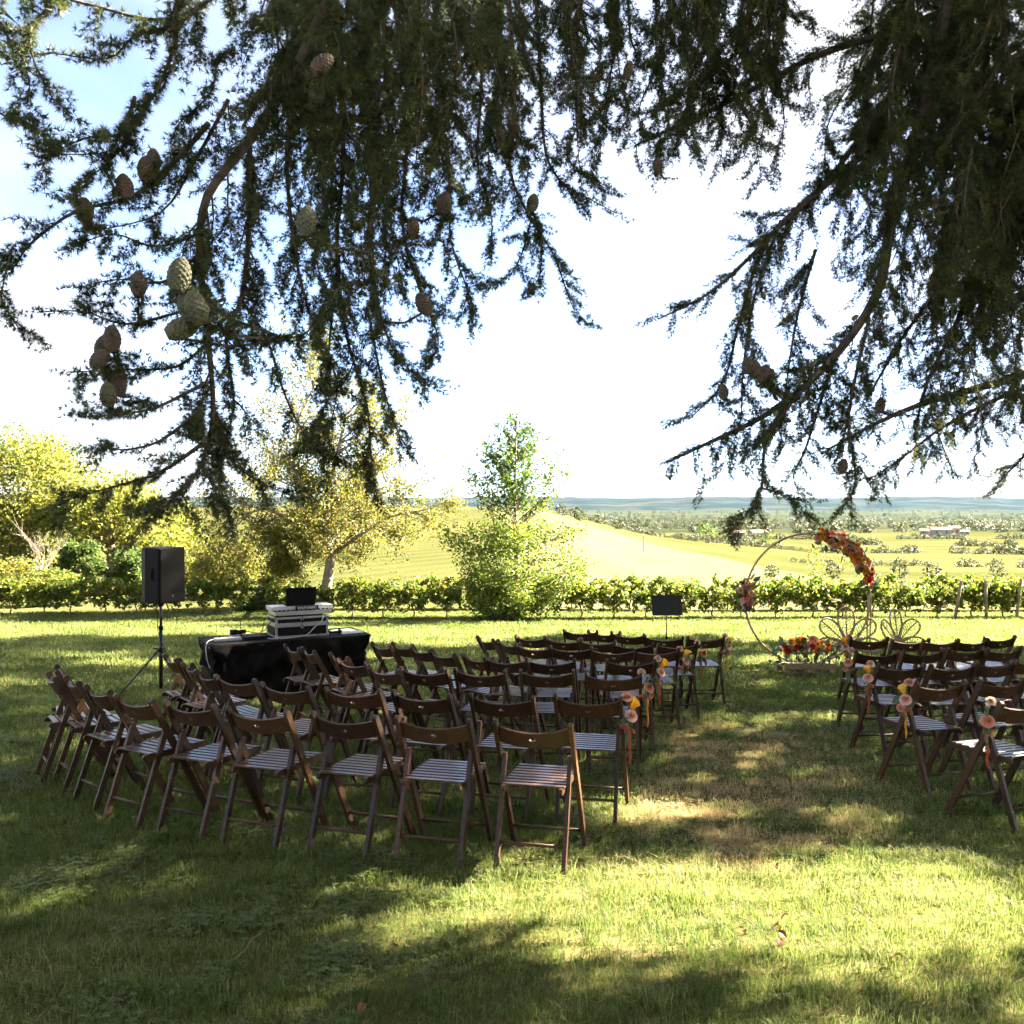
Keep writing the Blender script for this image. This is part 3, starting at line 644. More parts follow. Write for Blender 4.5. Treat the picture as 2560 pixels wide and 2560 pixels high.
def house(px, d, w, dp, h, label, rot=0.0):
    x = (px - 1280) * d / F; w *= .62; dp *= .62; h *= .55; T = empty('farmhouse', (x, d, gz(x, d) - .2)); T.rotation_euler = (0, 0, rot); tag(T, label, 'house', 'houses down in the valley')
    mb = MB(); mb.box((0, 0, h / 2), (w, dp, h)); obj('wall', mb.mesh('house_wall', M['plaster']), T)
    e = 0.5; rh = dp * 0.28
    mb = MB(); mb.add([(-w / 2 - e, -dp / 2 - e, h), (w / 2 + e, -dp / 2 - e, h), (w / 2 + e, dp / 2 + e, h), (-w / 2 - e, dp / 2 + e, h), (-w / 2 - e, 0, h + rh), (w / 2 + e, 0, h + rh)], [(0, 1, 5, 4), (2, 3, 4, 5), (0, 4, 3), (1, 2, 5), (3, 2, 1, 0)])
    obj('roof', mb.mesh('house_roof', M['tile']), T)
    n = max(2, int(w / 5)); mw = MB(); mw.box((0, 0, 0), (1.1, .2, 1.6)); wm = mw.mesh('house_window', M['glass'])
    for k in range(n): obj('window', wm, T, (-w / 2 + (k + .5) * w / n, -dp / 2 - .02, h * .6))
for a in [(2318, 700, 16, 10, 7, 'leftmost pale farmhouse of the hamlet right of the garland'), (2352, 690, 22, 11, 9, 'longest farmhouse in the middle of the hamlet'), (2385, 700, 12, 10, 11, 'tall pale house at the right end of the hamlet'), (2410, 760, 12, 9, 5, 'small low house just beyond the hamlet'),
          (1845, 620, 14, 9, 6, 'small pale house under the hanging branch tips'), (1895, 640, 20, 10, 6, 'long pale house left of the hoop, far off'), (1385 + 80, 420, 6, 5, 7, 'tiny pale house above the hill edge'), (2460, 1100, 30, 14, 9, 'distant pale house far right in the valley')]:
    house(*a, rot=random.uniform(-.4, .4))

# far woods in the valley
n = 2600
y = np.exp(RNG.uniform(math.log(800), math.log(7000), n)); t = RNG.uniform(-0.6, 0.62, n); x = t * y
band = np.sin(np.log(y) * 16 + 2.2 * np.sin(t * 9)) + 0.5 * np.sin(t * 31 + np.log(y) * 5)
keep = (band > -0.25) & ~((np.abs(x - 330) < 45) & (np.abs(y - 720) < 130))
x, y = x[keep], y[keep]
hl = []
for (t0, y0, t1, y1, m_, s_) in ((.16, 260, .62, 215, 90, 2.2), (.22, 420, .60, 330, 90, 3.0), (.10, 520, .58, 560, 120, 3.6), (.30, 130, .62, 112, 34, 1.3), (.05, 205, .2, 235, 40, 1.6)):
    for k in range(m_):
        f = k / m_; yy = y0 + (y1 - y0) * f + random.uniform(-2, 2); 
        if mnoise.noise((f * 9, t0 * 10, 1)) > -.12: hl.append(((t0 + (t1 - t0) * f) * yy, yy, s_ * random.uniform(.5, 1.2)))
hl = np.array(hl); far_s = RNG.uniform(6, 10, len(x)) * (1 + y / 5000); x = np.concatenate([x, hl[:, 0]]); y = np.concatenate([y, hl[:, 1]]); far_s = np.concatenate([far_s, hl[:, 2]])
pos = np.stack([x, y, height(x, y) - 0.3], -1); rot = np.zeros_like(pos); rot[:, 2] = RNG.uniform(0, 6.28, len(x))
FW = [blob_mesh(30 + i, 200, mat=M['leaf_far']) for i in range(5)]
fw = scatter('valley_wood', pos, rot, far_s, RNG.integers(0, 5, len(x)), FW)
tag(fw, 'hazy far woods and hedgerows across the valley', 'woods', kind='stuff')
# ------------------------------------------------------------------ folding chairs
def prism(mb, pts, axis, w):
    """outline extruded by w along axis (centred)"""
    a = Vector(axis) * (w / 2); n = len(pts); pts = [Vector(p) for p in pts]
    mb.add([p - a for p in pts] + [p + a for p in pts], [(i, (i + 1) % n, (i + 1) % n + n, i + n) for i in range(n)] + [tuple(range(n - 1, -1, -1)), tuple(range(n, 2 * n))])
def rounded_leg(a, b, x, w, h, round_a=True, round_b=False):
    a = Vector((0, a[0], a[1])); b = Vector((0, b[0], b[1])); t = (b - a).normalized(); nrm = Vector((0, -t.z, t.y))
    pts = []
    for c, rd, s in ((a, round_a, -1), (b, round_b, 1)):
        for k in range(7):
            an = math.pi * k / 6
            u, v = -math.cos(an), math.sin(an)
            if not rd: v = 0
            if not rd and k not in (0, 6): continue
            pts.append(c + nrm * (h / 2) * u * (1 if s < 0 else -1) + t * s * (h / 2) * v)
    mb = MB(); prism(mb, [p + Vector((x, 0, 0)) for p in pts], (1, 0, 0), w); return mb
KY, KZ = -0.17, 0.755
LONG_A, LONG_B = (KY, KZ), (0.245, 0.0); PIV = (-0.062, 0.565); REAR = (-0.24, 0.0)
CH = {}
for s in (-1, 1):
    CH['front_leg', s] = rounded_leg(LONG_A, LONG_B, s * .207, .022, .040).mesh('chair_front_leg', M['wood_frame'])
    CH['rear_leg', s] = rounded_leg(PIV, REAR, s * .182, .022, .034).mesh('chair_rear_leg', M['wood_frame'])
    mb = rounded_leg((-0.185, .415), (0.235, .440), s * .157, .020, .034, True, True); CH['rail', s] = mb.mesh('chair_rail', M['wood_frame'])
mb = MB(); mb.bar((-.172, 0, 0), (.172, 0, 0), .042, .011, chamfer=.3); CH['slat'] = mb.mesh('chair_slat', M['wood'])
mb = MB(); mb.tube([(-.17, -0.197, .135), (.17, -0.197, .135)], .0095, 8); CH['rear_stretcher'] = mb.mesh('rear_stretcher', M['wood_frame'], True)
mb = MB(); mb.tube([(-.197, 0.178, .122), (.197, 0.178, .122)], .0095, 8); CH['front_stretcher'] = mb.mesh('front_stretcher', M['wood_frame'], True)
def back_panel():
    dn = (Vector((0, LONG_B[0], LONG_B[1])) - Vector((0, KY, KZ))).normalized(); nb = Vector((0, dn.z, -dn.y))  # nb points back
    xs = [-.197, -.13, -.075, -.03, 0, .03, .075, .13, .197]; rws = [0, .32, .5, .68, 1.0]
    def P(x, r, side):
        bul = .040 * (1 - (x / .197) ** 2)
        return Vector((x, KY, KZ)) + dn * (.020 + .105 * r + (0.010 * (1 - (x / .197) ** 2) if r < .2 else 0)) + nb * (bul - .014 + side * .014)
    mb = MB(); nx, nrw = len(xs), len(rws)
    for side in (0, 1): mb.v += [tuple(P(x, r, side)) for r in rws for x in xs]
    off = nx * nrw; I = lambda i, j, s: s * off + j * nx + i
    for s in (0, 1):
        for j in range(nrw - 1):
            for i in range(nx - 1):
                if i in (3, 4) and j in (1, 2): continue
                q = (I(i, j, s), I(i + 1, j, s), I(i + 1, j + 1, s), I(i, j + 1, s)); mb.f.append(q if s else q[::-1])
    ring = [(3, 1), (4, 1), (5, 1), (5, 2), (5, 3), (4, 3), (3, 3), (3, 2)]; h0 = len(mb.v)
    for s in (0, 1):
        for k in range(8):
            a = math.pi * (1.25 + k * .25); mb.v.append(tuple(P(.019 * math.cos(a), .5 + .105 * math.sin(a), s)))
    for k in range(8):
        k2 = (k + 1) % 8
        for s in (0, 1):
            q = (I(*ring[k], s), I(*ring[k2], s), h0 + s * 8 + k2, h0 + s * 8 + k); mb.f.append(q if s else q[::-1])
        mb.f.append((h0 + k, h0 + k2, h0 + 8 + k2, h0 + 8 + k))
    for i in range(nx - 1): mb.f += [(I(i, 0, 0), I(i + 1, 0, 0), I(i + 1, 0, 1), I(i, 0, 1)), (I(i, nrw - 1, 1), I(i + 1, nrw - 1, 1), I(i + 1, nrw - 1, 0), I(i, nrw - 1, 0))]
    for j in range(nrw - 1): mb.f += [(I(0, j + 1, 0), I(0, j, 0), I(0, j, 1), I(0, j + 1, 1)), (I(nx - 1, j, 0), I(nx - 1, j + 1, 0), I(nx - 1, j + 1, 1), I(nx - 1, j, 1))]
    return mb.mesh('chair_back_panel', M['wood_frame'])
CH['panel'] = back_panel()
SLATS = [Vector((0, -.150 + i * .0515, .4335 + i * .0031)) for i in range(8)]
TILT = Matrix.Rotation(-math.atan(SL), 4, 'X')
CS = 1.04
CHAIR_G = 'dark wooden folding chairs'
def ground_mat(x, y, heading, dz=0.0):
    return Matrix.Translation((x, y, gz(x, y) + dz)) @ TILT @ Matrix.Rotation(-heading, 4, 'Z')
def chair(x, y, heading, label):
    T = empty('folding_chair', mat=ground_mat(x, y, heading + R(random.uniform(-2, 2)), random.uniform(-.004, .012)) @ Matrix.Rotation(R(random.uniform(-1.2, 1.2)), 4, 'Y') @ Matrix.Scale(CS, 4)); tag(T, label, 'chair', CHAIR_G)
    for s in (-1, 1):
        obj('front_leg', CH['front_leg', s], T); obj('rear_leg', CH['rear_leg', s], T); obj('seat_rail', CH['rail', s], T)
    for p in SLATS: obj('slat', CH['slat'], T, p)
    obj('backrest', CH['panel'], T); obj('stretcher', CH['rear_stretcher'], T); obj('stretcher', CH['front_stretcher'], T)
    return T
KN = {  # backrest end points read off the photograph, row by row, left to right
 'A': [(130, 1668, 138, 1675), (118, 1684, 123, 1693), (163.5, 1693.5, 180, 1703), (205, 1715, 268, 1732), (279.5, 1740, 374.7, 1756.6), (406, 1757.7, 537.7, 1770), (562.5, 1774, 712.6, 1782), (778, 1783, 945, 1797), (985, 1797, 1173, 1808), (1235, 1805, 1434, 1814)],
 'B': [(403, 1640, 437, 1647), (444.5, 1647, 470, 1657), (462, 1661, 491, 1671), (498, 1675, 520, 1688), (543, 1691, 618, 1697), (653.6, 1708, 755, 1715), (814.6, 1719, 951, 1724), (976.6, 1727.7, 1125.6, 1736), (1171, 1735, 1335.6, 1744), (1383, 1743, 1560, 1749)],
 'C': [(707, 1612, 744, 1619), (753.5, 1619, 782.5, 1628.6), (829, 1634, 858, 1643), (854, 1649, 901.5, 1655), (926, 1662, 985, 1676), (1008.7, 1671, 1107, 1674), (1136, 1673, 1255, 1675), (1300, 1676.6, 1439, 1679), (1462, 1682, 1610, 1686)],
 'D': [(931, 1604.5, 971, 1612), (983, 1607.6, 1027, 1613), (1032.5, 1616, 1072, 1622), (1081, 1626, 1122.5, 1632.5), (1160, 1632.5, 1222, 1642), (1227, 1643.5, 1309, 1646.6), (1333.5, 1646.6, 1428, 1647.6), (1515, 1651, 1643, 1651)],
 'E': [(1198, 1591, 1227, 1596), (1250, 1601.4, 1291, 1607.6), (1300, 1611.4, 1362.5, 1615.5), (1393.5, 1617.6, 1466, 1619.7), (1498, 1622, 1579, 1622), (1594, 1625, 1704, 1625)],
 'F': [(1306.6, 1588.6, 1348, 1592), (1377, 1594, 1438, 1595), (1456.7, 1600, 1523, 1603), (1541, 1609, 1622.5, 1611), (1652, 1610, 1744, 1607)],
 'G': [(1431, 1576, 1471, 1577), (1487, 1577, 1536, 1579), (1541.6, 1581.4, 1595, 1584), (1628, 1590.5, 1695, 1591), (1723.5, 1594, 1811.5, 1590)],
 'H': [(2142.4, 1593, 2217.6, 1594), (2245, 1597, 2323, 1599.4), (2323, 1599.4, 2393, 1599.4), (2410, 1598, 2470, 1595), (2487, 1594, 2534, 1591.5)],
 'I': [(2145, 1627, 2250.6, 1628), (2277, 1624.5, 2363, 1623), (2380, 1622, 2458, 1619), (2488, 1620.5, 2557, 1618)],
 'J': [(2199, 1663, 2314, 1661), (2338, 1661, 2439, 1659), (2458, 1657.5, 2537, 1653.5), (2551, 1650, 2630, 1646)],
 'K': [(2293, 1713, 2425, 1704), (2456.6, 1704, 2580, 1697)],
 'L': [(2496, 1762, 2645, 1748)]}
HEAD_R = {'H': [-4, -5, -8, -14, -20], 'I': [-7, -9, -14, -18], 'J': [-10, -13, -18, -22], 'K': [-17, -20], 'L': [-22]}
def kpt(x, y):
    d = F * (EYE - (KZ + .02) * CS) / (y - 1397.0); return np.array([(x - 1280) * d / F, d])
LB = 'ABCDEFG'; RB = 'LKJIH'
AISLE = []
CHAIRS = {}
for row, ks in KN.items():
    P = [(kpt(a, b), kpt(c, d)) for a, b, c, d in ks]; n = len(P)
    if row in HEAD_R: th = np.radians(HEAD_R[row])
    else:
        raw = np.array([math.atan2(-(q - p)[1], (q - p)[0]) for p, q in P]); k = np.arange(n)
        fit = np.polyval(np.polyfit(k, raw, 2), k); th = np.clip(0.4 * raw + 0.6 * fit, R(-6), R(62))
    for i, ((p, q), h) in enumerate(zip(P, th)):
        # the middle of the backrest, at the depth the pair of ends gives
        m = (p + q) / 2; fw = np.array([math.sin(h), math.cos(h)]); o = m + fw * (-KY * CS)
        if row in LB:
            w = '%s from the aisle, %s row from the back, left block' % (ordw[n - 1 - i], ordw[LB.index(row)]) if i < n - 1 else 'with flowers at the aisle, %s row from the back, left block' % ordw[LB.index(row)]
        else:
            w = '%s from the aisle, %s row from the back, right block' % (ordw[i], ordw[RB.index(row)]) if i else 'with flowers at the aisle, %s row from the back, right block' % ordw[RB.index(row)]
        CHAIRS[row, i] = (o[0], o[1], h)
        chair(o[0], o[1], h, ('wooden slatted folding chair ' if 'with' in w else 'wooden slatted folding chair, ') + w)
        if row in LB and i == n - 1 and row != 'A': AISLE.append((o[0], o[1], h, 1, ordw[LB.index(row)], 'left'))
        if row in RB and i == 0: AISLE.append((o[0], o[1], h, -1, ordw[RB.index(row)], 'right'))

# ------------------------------------------------------------------ flowers
def petal(mb, c, yaw, tilt, ln, w, cup, n=3, point=0.0, wave=0.0):
    """curved petal from c outwards; tilt from vertical"""
    dr = Vector((math.cos(yaw), math.sin(yaw), 0)); sd = Vector((-math.sin(yaw), math.cos(yaw), 0)); up = Vector((0, 0, 1)); rows = []
    for i in range(n + 1):
        f = i / n; a = tilt + cup * (f - .3); p = Vector(c) + (dr * math.sin(a) + up * math.cos(a)) * ln * f
        ww = w * math.sin(math.pi * min(.5 + .0, .12 + f * (.62 if point < .5 else .88))) * (1 - point * f ** 2)
        rows.append((p - sd * ww / 2 - dr * ww * .18, p + dr * 0 + up * random.uniform(-wave, wave), p + sd * ww / 2 - dr * ww * .18))
    vs = [q for r in rows for q in r]
    mb.add(vs, [(i * 3 + k, i * 3 + k + 1, i * 3 + 4 + k, i * 3 + 3 + k) for i in range(n) for k in range(2)])
def flower(kind, m):
    mb = MB()
    if kind == 'rose':
        for r, (cnt, tl, ln, w) in enumerate([(3, .05, .030, .026), (4, .28, .034, .032), (5, .6, .038, .040), (6, .92, .042, .044), (7, 1.18, .043, .046)]):
            for k in range(cnt): petal(mb, (0, 0, .002 * (5 - r)), 6.283 * k / cnt + r * .5 + random.uniform(-.15, .15), tl, ln, w, -.5 if r < 2 else .35, 3)
    elif kind == 'dahlia':
        for r in range(5):
            cnt = 8 + 2 * r
            for k in range(cnt): petal(mb, (0, 0, .01 - .002 * r), 6.283 * k / cnt + r * .3, .15 + .33 * r, .026 + .006 * r, .015, .3, 2, .6)
    elif kind == 'carnation':
        for r in range(5):
            cnt = 6 + 2 * r
            for k in range(cnt): petal(mb, (0, 0, 0), 6.283 * k / cnt + random.uniform(-.3, .3), .1 + .28 * r + random.uniform(-.1, .1), .036, .028, random.uniform(-.4, .6), 2, 0, .004)
    elif kind == 'calla':
        n = 9; pr = [(.004, -.05), (.008, -.02), (.014, .0), (.022, .018), (.030, .028)]; mb2 = []
        for i, (r_, z) in enumerate(pr):
            for k in range(n):
                a = 6.283 * k / (n - 1) * 1.06; mb2.append((r_ * math.cos(a) * (1 + .1 * k / n), r_ * math.sin(a), z + (.022 * math.sin(a / 2) if i > 2 else 0)))
        mb.add(mb2, [(i * n + k, i * n + k + 1, (i + 1) * n + k + 1, (i + 1) * n + k) for i in range(4) for k in range(n - 1)])
    elif kind == 'leaf':
        vs = []; n = 5
        for i in range(n + 1):
            f = i / n; w = .018 * math.sin(math.pi * f) ** .7; z = -.02 * f * f; vs += [(f * .075, -w, z + .004), (f * .075, 0, z), (f * .075, w, z + .004)]
        mb.add(vs, [(i * 3 + k, i * 3 + 3 + k, i * 3 + 4 + k, i * 3 + 1 + k) for i in range(n) for k in range(2)])
    elif kind == 'amaranth':
        pts = [(.004 * math.sin(i * .9), .004 * math.cos(i), -i * .019) for i in range(13)]
        mb.tube(pts, [.006 + .004 * abs(math.sin(i * 2.3)) for i in range(12)] + [.002], 6)
        for i in range(60):
            z = -random.uniform(0, .225); a = random.uniform(0, 6.28); r_ = .010; mb.add([(r_ * math.cos(a), r_ * math.sin(a), z), (r_ * math.cos(a + .7), r_ * math.sin(a + .7), z), (1.5 * r_ * math.cos(a + .3), 1.5 * r_ * math.sin(a + .3), z + .006)], [(0, 1, 2)])
    me = mb.mesh('%s_%s' % (m, kind), M[m], kind in ('calla',))
    if kind in ('rose', 'dahlia', 'carnation'):
        r_ = [min(1.0, (math.hypot(f_.center.x, f_.center.y) / .032) ** 1.2 + random.uniform(-.12, .12)) for f_ in me.polygons]  # darker towards the centre: shading between the petals put into the colour
        me.attributes.new('rnd', 'FLOAT', 'FACE').data.foreach_set('value', r_)
    elif kind != 'leaf': me.attributes.new('rnd', 'FLOAT', 'FACE').data.foreach_set('value', [random.uniform(.4, 1) for _ in me.polygons])
    return me
FL = {}
def fmesh(kind, m):
    if (kind, m) not in FL: FL[kind, m] = flower(kind, m)
    return FL[kind, m]
def put(parent, kind, m, loc, nrm, s=1.0, name=None):
    o = obj(name or {'leaf': 'leaf', 'amaranth': 'hanging_tassel'}.get(kind, kind), fmesh(kind, m), parent)
    qd = Vector(nrm).to_track_quat('Z', 'Y').to_matrix().to_4x4() if kind != 'amaranth' else Matrix.Identity(4)
    o.matrix_basis = Matrix.Translation(loc) @ qd @ Matrix.Rotation(random.uniform(0, 6.28), 4, 'Z') @ Matrix.Scale(s, 4); return o
for ai, (x, y, h, s, on, side) in enumerate(AISLE):
    T = empty('chair_posy', mat=ground_mat(x, y, h, .012) @ Matrix.Translation((s * .240, -.11, .61)))
    main = ['blush', 'peach', 'blush'][ai % 3]
    tag(T, '%s rose posy with ribbon tied to the %s aisle chair, %s from the back' % (main, side, on), 'flowers', 'posies on the aisle chairs')
    rnd = random.Random(ai); b = -1
    put(T, 'rose', main, (s * .035, -.03, .055), (s * .5, -.6, .6), 1.1)
    put(T, 'carnation', 'cream' if ai % 3 else 'blush', (s * -.005 + rnd.uniform(-.02, .02), -.02, .175), (s * .2, -.55, .8), 1.05)
    if ai % 3 != 1: put(T, 'calla', 'yellow' if ai % 2 else 'amber', (s * .04 + rnd.uniform(-.02, .02), -.02, .12), (s * .5, -.3, .8), 1.2)
    if ai % 2: put(T, 'rose', 'peach', (s * .05, .0, -.0), (s * .8, -.4, 0), .8)
    for k in range(9):
        a = rnd.uniform(-1, 1); put(T, 'leaf', 'leaf_euc', (s * .03 + rnd.uniform(-.03, .03), rnd.uniform(-.03, .03), rnd.uniform(-.03, .09)), (s * rnd.uniform(-.2, 1), rnd.uniform(-1, 1), rnd.uniform(-.6, .7)), rnd.uniform(.7, 1.3))
    mb = MB()
    for k in range(4): mb.tube([(s * .02 + .006 * k, -.01, .15), (s * .02, -.008 * k, 0), (s * .012 * k, -.01, -.14)], .0028, 5)
    obj('stem', mb.mesh('posy_stems', M['stem']), T)
    mb = MB(); mb.lathe([(.030, -.014), (.032, 0), (.030, .014)], 10, (s * -.006, .005, -.01))
    for k in (-1, 1): mb.add([(s * .03, -.02, -.01), (s * .03 + k * .03, -.035, -.05), (s * .03 + k * .04, -.03, -.05), (s * .036, -.022, -.008)], [(0, 1, 2, 3)])
    obj('ribbon', mb.mesh('posy_ribbon', M['coral']), T)
    if ai % 4 != 3: put(T, 'amaranth', 'rust' if ai % 2 == 0 else 'amber', (s * .03, -.02, -.02), (0, 0, -1), rnd.uniform(.8, 1.15))

# hoop
HD = 15.0; HX = (2021 - 1280) * HD / F; HR = 1.04; HZG = gz(HX, HD); HC = Vector((HX, HD, HZG + HR + .03)); HY = R(6)
def hoop_pt(a, r=HR, off=0.0):  # a: degrees clockwise from the top, as the camera sees it
    v = Vector((math.sin(R(a)) * r, off, math.cos(R(a)) * r)); v.rotate(Euler((0, 0, HY))); return HC + v
T = empty('flower_hoop', (HX, HD, HZG)); tag(T, 'round gold metal hoop standing behind the flower crate', 'arch')
mb = MB(); mb.tube([hoop_pt(a) - Vector((HX, HD, HZG)) for a in range(0, 360, 5)], .017, 8, closed=True); obj('ring', mb.mesh('hoop_ring', M['gold'], True), T)
mb = MB(); mb.box((0, 0, .012), (.9, .35, .024)); obj('base', mb.mesh('hoop_base', M['gold']), T)
for dx in (.98, 1.03):
    mb = MB(); mb.tube([(dx, .12, .0), (dx - .005, .05, 1.1)], .012, 6); obj('strut', mb.mesh('hoop_strut', M['gold']), T)
def garland(name, label, a0, a1, nf, wid, palette, seed, nl):
    rnd = random.Random(seed); T = empty(name, hoop_pt((a0 + a1) / 2)); tag(T, label, 'flowers'); c0 = T.location
    for k in range(nf):
        f = (k + rnd.uniform(0, 1)) / nf; a = a0 + (a1 - a0) * f; ww = wid * (.5 + .8 * math.sin(math.pi * min(1, .15 + f * .8)))
        p = hoop_pt(a, HR + rnd.uniform(-ww, ww)) - c0; p.y -= rnd.uniform(.0, .10)
        kd = rnd.choice(['rose', 'rose', 'dahlia', 'carnation', 'rose']); put(T, kd, rnd.choice(palette), p, (rnd.uniform(-.2, 1.1), -1, rnd.uniform(0, .9)), rnd.uniform(.8, 1.5))
    for k in range(nl):
        a = a0 + (a1 - a0) * rnd.uniform(-.12, 1.12); p = hoop_pt(a, HR + rnd.uniform(-wid * 1.5, wid * 1.3)) - c0; p.y -= rnd.uniform(-.05, .06)
        put(T, 'leaf', 'leaf_euc', p, (rnd.uniform(-1, 1), rnd.uniform(-1, .2), rnd.uniform(-1, .6)), rnd.uniform(1.2, 2.2))
    mb = MB(); mb.tube([hoop_pt(a0 + (a1 - a0) * k / 10) - c0 + Vector((0, -.02, 0)) for k in range(11)], .03, 6); obj('foliage_core', mb.mesh('garland_core', M['leaf_dark']), T)
garland('flower_garland', 'orange and peach flower garland curving down the hoop, upper right', 8, 76, 80, .10, ['orange', 'peach', 'amber', 'peach', 'amber', 'blush', 'coral', 'cream', 'orange', 'peach', 'yellow', 'red'], 4, 150)
garland('flower_cluster', 'smaller peach and red flower cluster on the hoop, left side', 262, 286, 28, .09, ['peach', 'blush', 'peach', 'blush', 'cream', 'coral', 'red'], 9, 60)
# flower crate
cx, cd = (2014 - 1280) * 13.95 / F, 13.95
T = empty('flower_crate', mat=ground_mat(cx, cd, 0)); tag(T, 'low wooden pallet crate packed with red and peach flowers below hoop', 'flower crate')
pl = MB(); pl.bar((-.38, 0, 0), (.38, 0, 0), .10, .02); plm = pl.mesh('crate_plank', M['wood_pale'])
for yy, zz in ((-.20, .13), (-.07, .13), (.07, .13), (.20, .13), (-.2, .035), (.2, .035)): obj('plank', plm, T, (0, yy, zz))
fr = MB(); fr.bar((-.38, -.26, .0), (.38, -.26, .0), .02, .085); frm = fr.mesh('crate_side', M['wood_pale']); obj('plank', frm, T, (0, 0, .135)); 
bl = MB(); bl.box((0, 0, 0), (.09, .09, .075)); blm = bl.mesh('crate_block', M['wood_pale'])
for xx in (-.33, 0, .33):
    for yy in (-.2, .2): obj('block', blm, T, (xx, yy, .083))
rnd = random.Random(12)
for k in range(40):
    x = rnd.uniform(-.36, .36); yy = rnd.uniform(-.22, .18); zt = .26 + .26 * math.sqrt(max(0, 1 - (x / .42) ** 2)) * rnd.uniform(.3, 1.15)
    put(T, rnd.choice(['rose', 'dahlia', 'rose', 'carnation']), rnd.choice(['red', 'red', 'peach', 'blush', 'orange', 'red', 'cream', 'amber']), (x, yy, zt), (rnd.uniform(-.6, .6), -.8, rnd.uniform(.2, 1)), rnd.uniform(.9, 1.6))
for k in range(150):
    x = rnd.uniform(-.46, .46); yy = rnd.uniform(-.26, .22); put(T, 'leaf', 'leaf_euc', (x, yy, rnd.uniform(.15, .52 - .4 * x * x)), (rnd.uniform(-1, 1), rnd.uniform(-1, .4), rnd.uniform(-.6, 1)), rnd.uniform(1.0, 1.9))
mb = MB()
for k in range(40): x = rnd.uniform(-.3, .3); mb.tube([(x, rnd.uniform(-.1, .1), .14), (x * 1.15, rnd.uniform(-.2, .15), rnd.uniform(.3, .55))], .003, 4)
obj('stem', mb.mesh('crate_stems', M['stem']), T)

# ------------------------------------------------------------------ rattan petal chairs
def rattan(px, d, heading, label, s=1.0):
    x = (px - 1280) * d / F; T = empty('rattan_armchair', mat=ground_mat(x, d, heading) @ Matrix.Scale(s, 4)); tag(T, label, 'armchair', 'petal-backed rattan armchairs')
    # the sitter faces local -Y; the petals fan up behind the seat
    def petal_at(ang, ln, wd):
        # petal loop in a fan, curving forward at the sides
        base = Vector((0, .20, .42)); pts = []; th = R(ang)
        def W(u, v):  # u along petal 0..1, v across -1..1
            lat = math.sin(th) * u * ln + math.cos(th) * v * wd; upz = math.cos(th) * u * ln - math.sin(th) * v * wd
            yb = .20 + .22 * max(upz, 0) * .6 - .55 * (lat ** 2) * 1.1
            return Vector((lat, yb, .42 + upz * .98))
        loop = []
        for k in range(28):
            a = 2 * math.pi * k / 28; u = .5 - .5 * math.cos(a); v = math.sin(a) * (.25 + .75 * u ** .8); loop.append(W(u, v))
        mb = MB(); mb.tube(loop, .015, 6, closed=True); o = obj('petal', mb.mesh('rattan_petal', M['rattan'], True), T)
        mb = MB(); mb.tube([W(u, 0) for u in np.linspace(0, .98, 8)], .011, 5)
        for u in np.linspace(.18, .84, 9):
            e = math.sqrt(max(0, 1 - (2 * u - 1) ** 2)) * (.25 + .75 * u ** .8) * .97
            for sg in (-1, 1):
                u2 = min(u + .10, .97); e2 = math.sqrt(max(0, 1 - (2 * u2 - 1) ** 2)) * (.25 + .75 * u2 ** .8) * .97
                mb.tube([W(u, 0), W((u + u2) / 2 + .02, sg * e2 * .5), W(u2, sg * e2)], .005, 4)
        obj('vein', mb.mesh('rattan_veins', M['rattan']), o)
    for ang, ln, wd in ((0, .56, .165), (-47, .52, .17), (47, .52, .17), (-92, .46, .14), (92, .46, .14)): petal_at(ang, ln, wd)
    mb = MB(); c = Vector((0, -.02, .42))
    mb.tube([c + Vector((.27 * math.cos(a), .25 * math.sin(a), 0)) for a in np.linspace(0, 6.283, 28, endpoint=False)], .013, 6, closed=True)
    for k in range(-4, 5):
        w = .25 * math.sqrt(1 - (k / 5) ** 2); mb.tube([c + Vector((.054 * k, -w, .002)), c + Vector((.054 * k, w, .002))], .005, 4)
    mb.tube([c + Vector((.15 * math.cos(a), .14 * math.sin(a), .004)) for a in np.linspace(0, 6.283, 18, endpoint=False)], .006, 4, closed=True)
    obj('seat', mb.mesh('rattan_seat', M['rattan'], True), T)
    for sx in (-1, 1):
        mb = MB(); mb.tube([(sx * .20, -.20, .41), (sx * .24, -.24, .38), (sx * .28, -.30, 0)], .008, 6); obj('leg', mb.mesh('rattan_front_leg', M['black_metal'], True), T)
        mb = MB(); mb.tube([(sx * .18, .18, .41), (sx * .22, .22, .38), (sx * .26, .28, 0)], .008, 6); obj('leg', mb.mesh('rattan_rear_leg', M['black_metal'], True), T)
rattan(2128, 14.0, R(8), 'rattan armchair with petal-shaped back, right beside the flower crate', 1.0)
rattan(2272, 14.4, R(-22), 'rattan armchair with petal-shaped back, farther right behind the folding chairs', .95)

